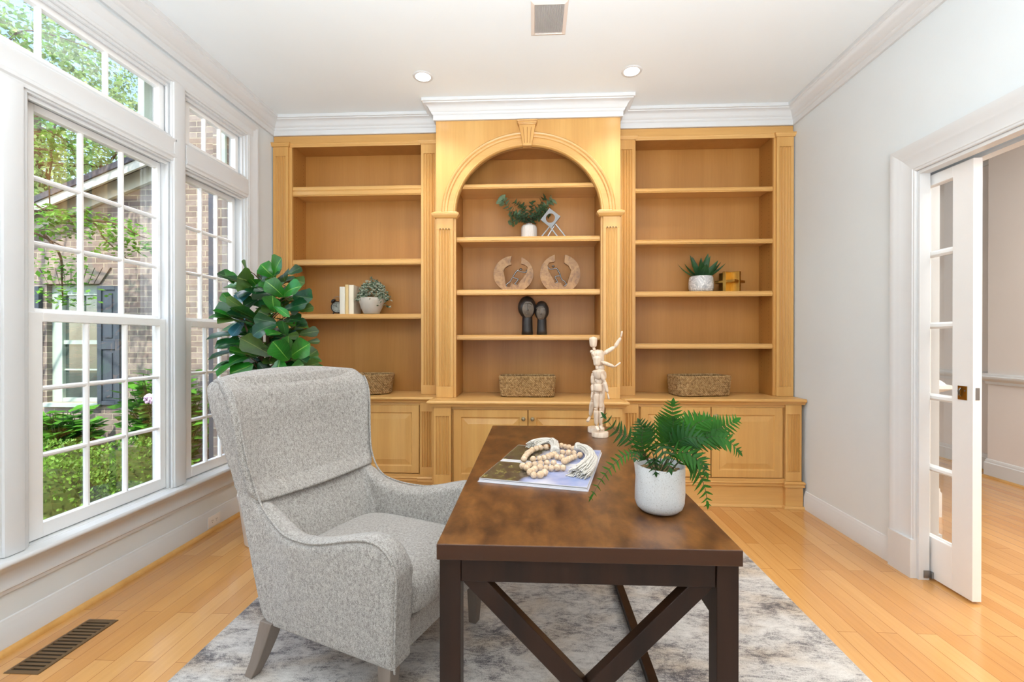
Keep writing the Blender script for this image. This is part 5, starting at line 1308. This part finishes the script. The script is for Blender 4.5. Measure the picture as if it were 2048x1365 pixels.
for i in range(15):
    cx_ = rx.uniform(-1.5,.48); cy_ = rx.uniform(-.85,.28); h = rx.uniform(.74,.92)+(.12 if cy_ > .2 else 0); r = rx.uniform(.40,.55)
    core.sphere((cx_,cy_,h*.45), 1, 12, 8, (r*.86,r*.86,h*.50))
    for k in range(3300):
        a = rx.uniform(0,2*PI); z = rx.uniform(-.75,1); q = math.sqrt(max(0,1-z*z)); n = Vector((q*math.cos(a),q*math.sin(a),z))
        b = 1+.10*mnoise.noise(Vector((cx_+n.x*2.2,cy_+n.y*2.2,n.z*2.2))*2)
        p = Vector((cx_+n.x*r*b*rx.uniform(.88,1.06), cy_+n.y*r*b*rx.uniform(.88,1.06), h*.45+n.z*h*.56*b))
        if p.z > 0: quad_leaf(fol, p, rx.uniform(.022,.036), .018, n*.6+rv(-.3,1), rv(.2,1))
obj('twig_core', core, paint('hedge_core', srgb(58,76,28), .95, .4, 20), hb); obj('foliage', fol, M['box_leaf'], hb, fix=False)
M['bloom'] = paint('lilac_bloom', srgb(206,176,206), .8, .12, 60); M['stalk'] = flat('garden_stem', srgb(86,92,52), .8)
for i, (hx, hy, hw, hh, lab, fl) in enumerate(((-3.95,4.72,.48,1.42,'tall leafy hydrangea with a lilac bloom in front of the wing window',((.12,-.30,1.12),)),(-2.98,4.74,.36,1.40,'leafy hydrangea with pale blooms at the right behind the hedge',((-.15,-.32,1.24),(.2,-.35,1.18),(-.02,-.36,1.02))),(-5.15,4.74,.40,.98,'low leafy shrub under the sill of the wing window',()))):
    t = thing('hydrangea_bush', lab, 'shrub', (hx,hy,GZ)); st = MB(); fo = MB()
    for k in range(120):
        a = rx.uniform(0,2*PI); e = Vector((hw*math.cos(a)*rx.uniform(.2,1), hw*.55*math.sin(a)*rx.uniform(.2,1), hh*rx.uniform(.62,1)))
        e.z *= 1-.22*(abs(e.x)/hw)**2
        st.tube([(e.x*.15,e.y*.15,0),(e.x*.55,e.y*.55,e.z*.6),e], [.007,.006,.003], 5)
        for q in range(11):
            f = .45+.55*q/10; p = Vector((e.x*f, e.y*f, e.z*f)); an = q*1.9+a
            d = Vector((math.cos(an), math.sin(an), rx.uniform(-.25,.4))); quad_leaf(fo, p, rx.uniform(.11,.18), rx.uniform(.08,.12), d, Vector((rx.uniform(-.3,.3),rx.uniform(-.6,.1),1)))
    obj('stem', st, M['stalk'], t, smooth=60); obj('foliage', fo, M['hyd_leaf'], t, fix=False)
    for f in fl:
        b = MB()
        for k in range(60):
            n = rv(-.4,1).normalized(); b.sphere(Vector(f)+Vector((n.x*.07,n.y*.07,n.z*.05)), .017, 5, 4)
        obj('bloom', b, M['bloom'], t)
# dogwood reaching across the near window
tr_ = thing('dogwood_tree', 'leafy dogwood branches hanging across the wide window outside', 'tree', (-5.9,3.9,GZ))
wd = MB(); fo = MB()
wd.tube([(0,0,0),(.05,0,1.2),(-.05,.05,2.6),(.1,.1,4.6)], [.09,.08,.065,.03], 10)
T0 = Vector((-5.9,3.9,GZ))
def px(x, y, Y):      # rough garden layout on the plane y = Y
    return Vector(((x-1066)/910*(Y+.2), Y, 1.27-(y-679)/910*(Y+.2))) - T0
BR = [((-40,330),(60,402),(110,430),(160,450),4.0),((-40,420),(60,462),(100,480),(145,500),3.9),((0,300),(95,300),(96,360),(98,420),4.2),((60,420),(180,440),(215,480),(262,520),4.05),((180,440),(240,450),(280,470),(302,478),3.95),((90,470),(122,510),(126,560),(128,606),3.9),((-40,180),(60,215),(110,240),(150,262),4.1),((0,240),(70,250),(130,280),(150,310),4.3),((-20,120),(30,60),(110,70),(210,110),4.4)]
for *pp, Y in BR: wd.tube(catmull([px(x,y,Y) for x, y in pp], 14), [.013-.0007*i for i in range(14)], 6)
wd.tube([(-.05,.05,2.4),px(-40,330,4.0)], [.022,.012], 6); wd.tube([(-.02,.05,2.0),px(-40,420,3.9)], [.022,.012], 6); wd.tube([(0,.06,3.0),px(-40,180,4.1)], [.022,.012], 6); wd.tube([(0,.06,3.2),px(-20,120,4.4)], [.022,.012], 6)
CL = [(95,245,48,36,150,4.1),(100,300,46,40,150,4.15),(130,275,30,25,60,4.2),(110,430,50,16,110,4.0),(90,455,42,18,100,3.95),(150,450,40,22,110,4.0),(200,440,38,16,110,4.0),(215,470,45,20,120,4.05),(262,462,42,18,110,3.95),(270,492,36,16,80,4.0),(240,505,22,9,40,4.05),(122,520,28,20,80,3.9),(124,555,30,22,90,3.9),(118,590,22,20,60,3.9),(150,600,18,10,25,3.9),(180,585,12,8,12,3.9),(75,415,20,14,40,4.0),(60,80,70,50,200,4.4),(150,90,60,40,170,4.5),(30,20,60,40,140,4.4),(180,130,40,25,80,4.5)]
for cx_, cy_, rx_, ry_, n, Y in CL:
    for i in range(n):
        a = rx.uniform(0,2*PI); q = math.sqrt(rx.random()); p = px(cx_+rx_*q*math.cos(a), cy_+ry_*q*math.sin(a), Y); p.y += rx.uniform(-.22,.22)
        quad_leaf(fo, p, rx.uniform(.045,.075), rx.uniform(.028,.042), rv(-.5,.3), Vector((rx.uniform(-.5,.5),rx.uniform(-.8,.2),1)))
obj('trunk', wd, M['bark'], tr_, smooth=60); obj('foliage', fo, M['dog_leaf'], tr_, fix=False)
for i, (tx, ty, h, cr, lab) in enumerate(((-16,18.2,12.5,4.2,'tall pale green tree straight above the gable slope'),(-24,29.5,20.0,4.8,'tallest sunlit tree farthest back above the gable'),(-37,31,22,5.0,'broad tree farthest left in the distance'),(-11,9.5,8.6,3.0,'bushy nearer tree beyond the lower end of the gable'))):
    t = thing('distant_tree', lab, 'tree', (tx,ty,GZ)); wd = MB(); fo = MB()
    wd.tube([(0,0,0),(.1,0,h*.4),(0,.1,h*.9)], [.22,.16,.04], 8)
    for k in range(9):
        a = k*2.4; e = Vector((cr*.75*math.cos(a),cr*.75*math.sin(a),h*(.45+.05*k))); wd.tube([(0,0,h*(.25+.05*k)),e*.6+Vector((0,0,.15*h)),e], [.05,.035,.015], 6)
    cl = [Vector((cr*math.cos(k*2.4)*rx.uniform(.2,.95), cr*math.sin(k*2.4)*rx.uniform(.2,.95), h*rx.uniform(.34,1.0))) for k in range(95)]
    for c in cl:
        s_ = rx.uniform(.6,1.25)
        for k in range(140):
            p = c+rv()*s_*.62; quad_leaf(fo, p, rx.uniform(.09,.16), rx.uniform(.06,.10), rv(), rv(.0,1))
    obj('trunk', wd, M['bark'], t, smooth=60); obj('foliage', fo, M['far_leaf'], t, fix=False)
# ---------------------------------------------------------------- camera, world, lamps
cam = D.cameras.new('camera'); co = D.objects.new('camera', cam); COL.objects.link(co)
co.location = (0,0,1.27); co.rotation_euler = (PI/2-.0031, 0, .0468); cam.sensor_width = 36; cam.lens = 36*910/2048; cam.clip_start = .05; cam.clip_end = 300
bpy.context.scene.camera = co
def area(name, loc, rot, sx, sy, power, col=(1,1,1)):
    l = D.lights.new(name, 'AREA'); l.shape = 'RECTANGLE'; l.size = sx; l.size_y = sy; l.energy = power; l.color = col
    o = D.objects.new(name, l); COL.objects.link(o); o.location = loc; o.rotation_euler = rot; return o
w = D.worlds.new('sky'); bpy.context.scene.world = w; w.use_nodes = True; nt = w.node_tree; nt.nodes.clear()
bg = nt.nodes.new('ShaderNodeBackground'); wo = nt.nodes.new('ShaderNodeOutputWorld'); sk = nt.nodes.new('ShaderNodeTexSky')
sk.sky_type = 'NISHITA'; sk.sun_disc = False; sk.sun_elevation = R(52); sk.sun_rotation = R(200); sk.air_density = 1.0; sk.dust_density = .6
bg.inputs['Strength'].default_value = .62
nt.links.new(sk.outputs[0], bg.inputs[0]); nt.links.new(bg.outputs[0], wo.inputs[0])
s = D.lights.new('sun', 'SUN'); s.energy = 8; s.angle = R(1); s.color = (1,.95,.86); so = D.objects.new('sun', s); COL.objects.link(so)
so.rotation_euler = Vector((-.08,.58,-.80)).to_track_quat('-Z','Y').to_euler()
# soft flash bounced off the ceiling behind the viewer, plus unseen fill lamps added to even the light
area('bounce_flash', (0,-.8,1.2), (PI-.5,0,0), 1.8, 1.2, 146, (.92,.96,1)).data.spread = R(125)
area('ceiling_fill', (0,.6,3.03), (0,0,0), 3.4, 2.0, 26, (.95,.975,1))  # broad fill added under the ceiling, no fixture there
area('viewer_fill', (.2,-1.4,1.9), (R(80),0,0), 2.8, 1.8, 28, (.95,.98,1))  # frontal fill added behind the viewer to flatten the lighting
area('window_fill', (-3.15,2.15,3.75), Vector((.62,0,-.78)).to_track_quat('-Z','Y').to_euler(), 3.0, 1.1, 130, (.90,.95,1))  # lamp added outside above the glass, unseen, brightens the floor by the windows
area('hall_fill', (3.3,1.2,3.0), (0,0,0), 1.2, 3.8, 125, (1,.97,.93))  # overhead fill added to brighten the hall, not a fitting
for x, y in ((-.759,3.107),(.662,3.11)):
    l = D.lights.new('downlight', 'SPOT'); l.energy = 36; l.spot_size = R(120); l.spot_blend = .8; l.shadow_soft_size = .05; l.color = (1,.94,.85)
    o = D.objects.new('downlight', l); COL.objects.link(o); o.location = (x,y,3.06)
sc = bpy.context.scene
sc.view_settings.view_transform = 'Standard'; sc.view_settings.look = 'None'; sc.view_settings.exposure = -.08
sc.cycles.use_denoising = True; sc.cycles.use_adaptive_sampling = True; sc.cycles.adaptive_threshold = .03; sc.cycles.denoising_input_passes = 'RGB_ALBEDO_NORMAL'; sc.cycles.denoising_prefilter = 'ACCURATE'; sc.cycles.max_bounces = 8; sc.cycles.diffuse_bounces = 4; sc.cycles.transparent_max_bounces = 12
sc.cycles.sample_clamp_indirect = 6; sc.cycles.caustics_reflective = False; sc.cycles.caustics_refractive = False
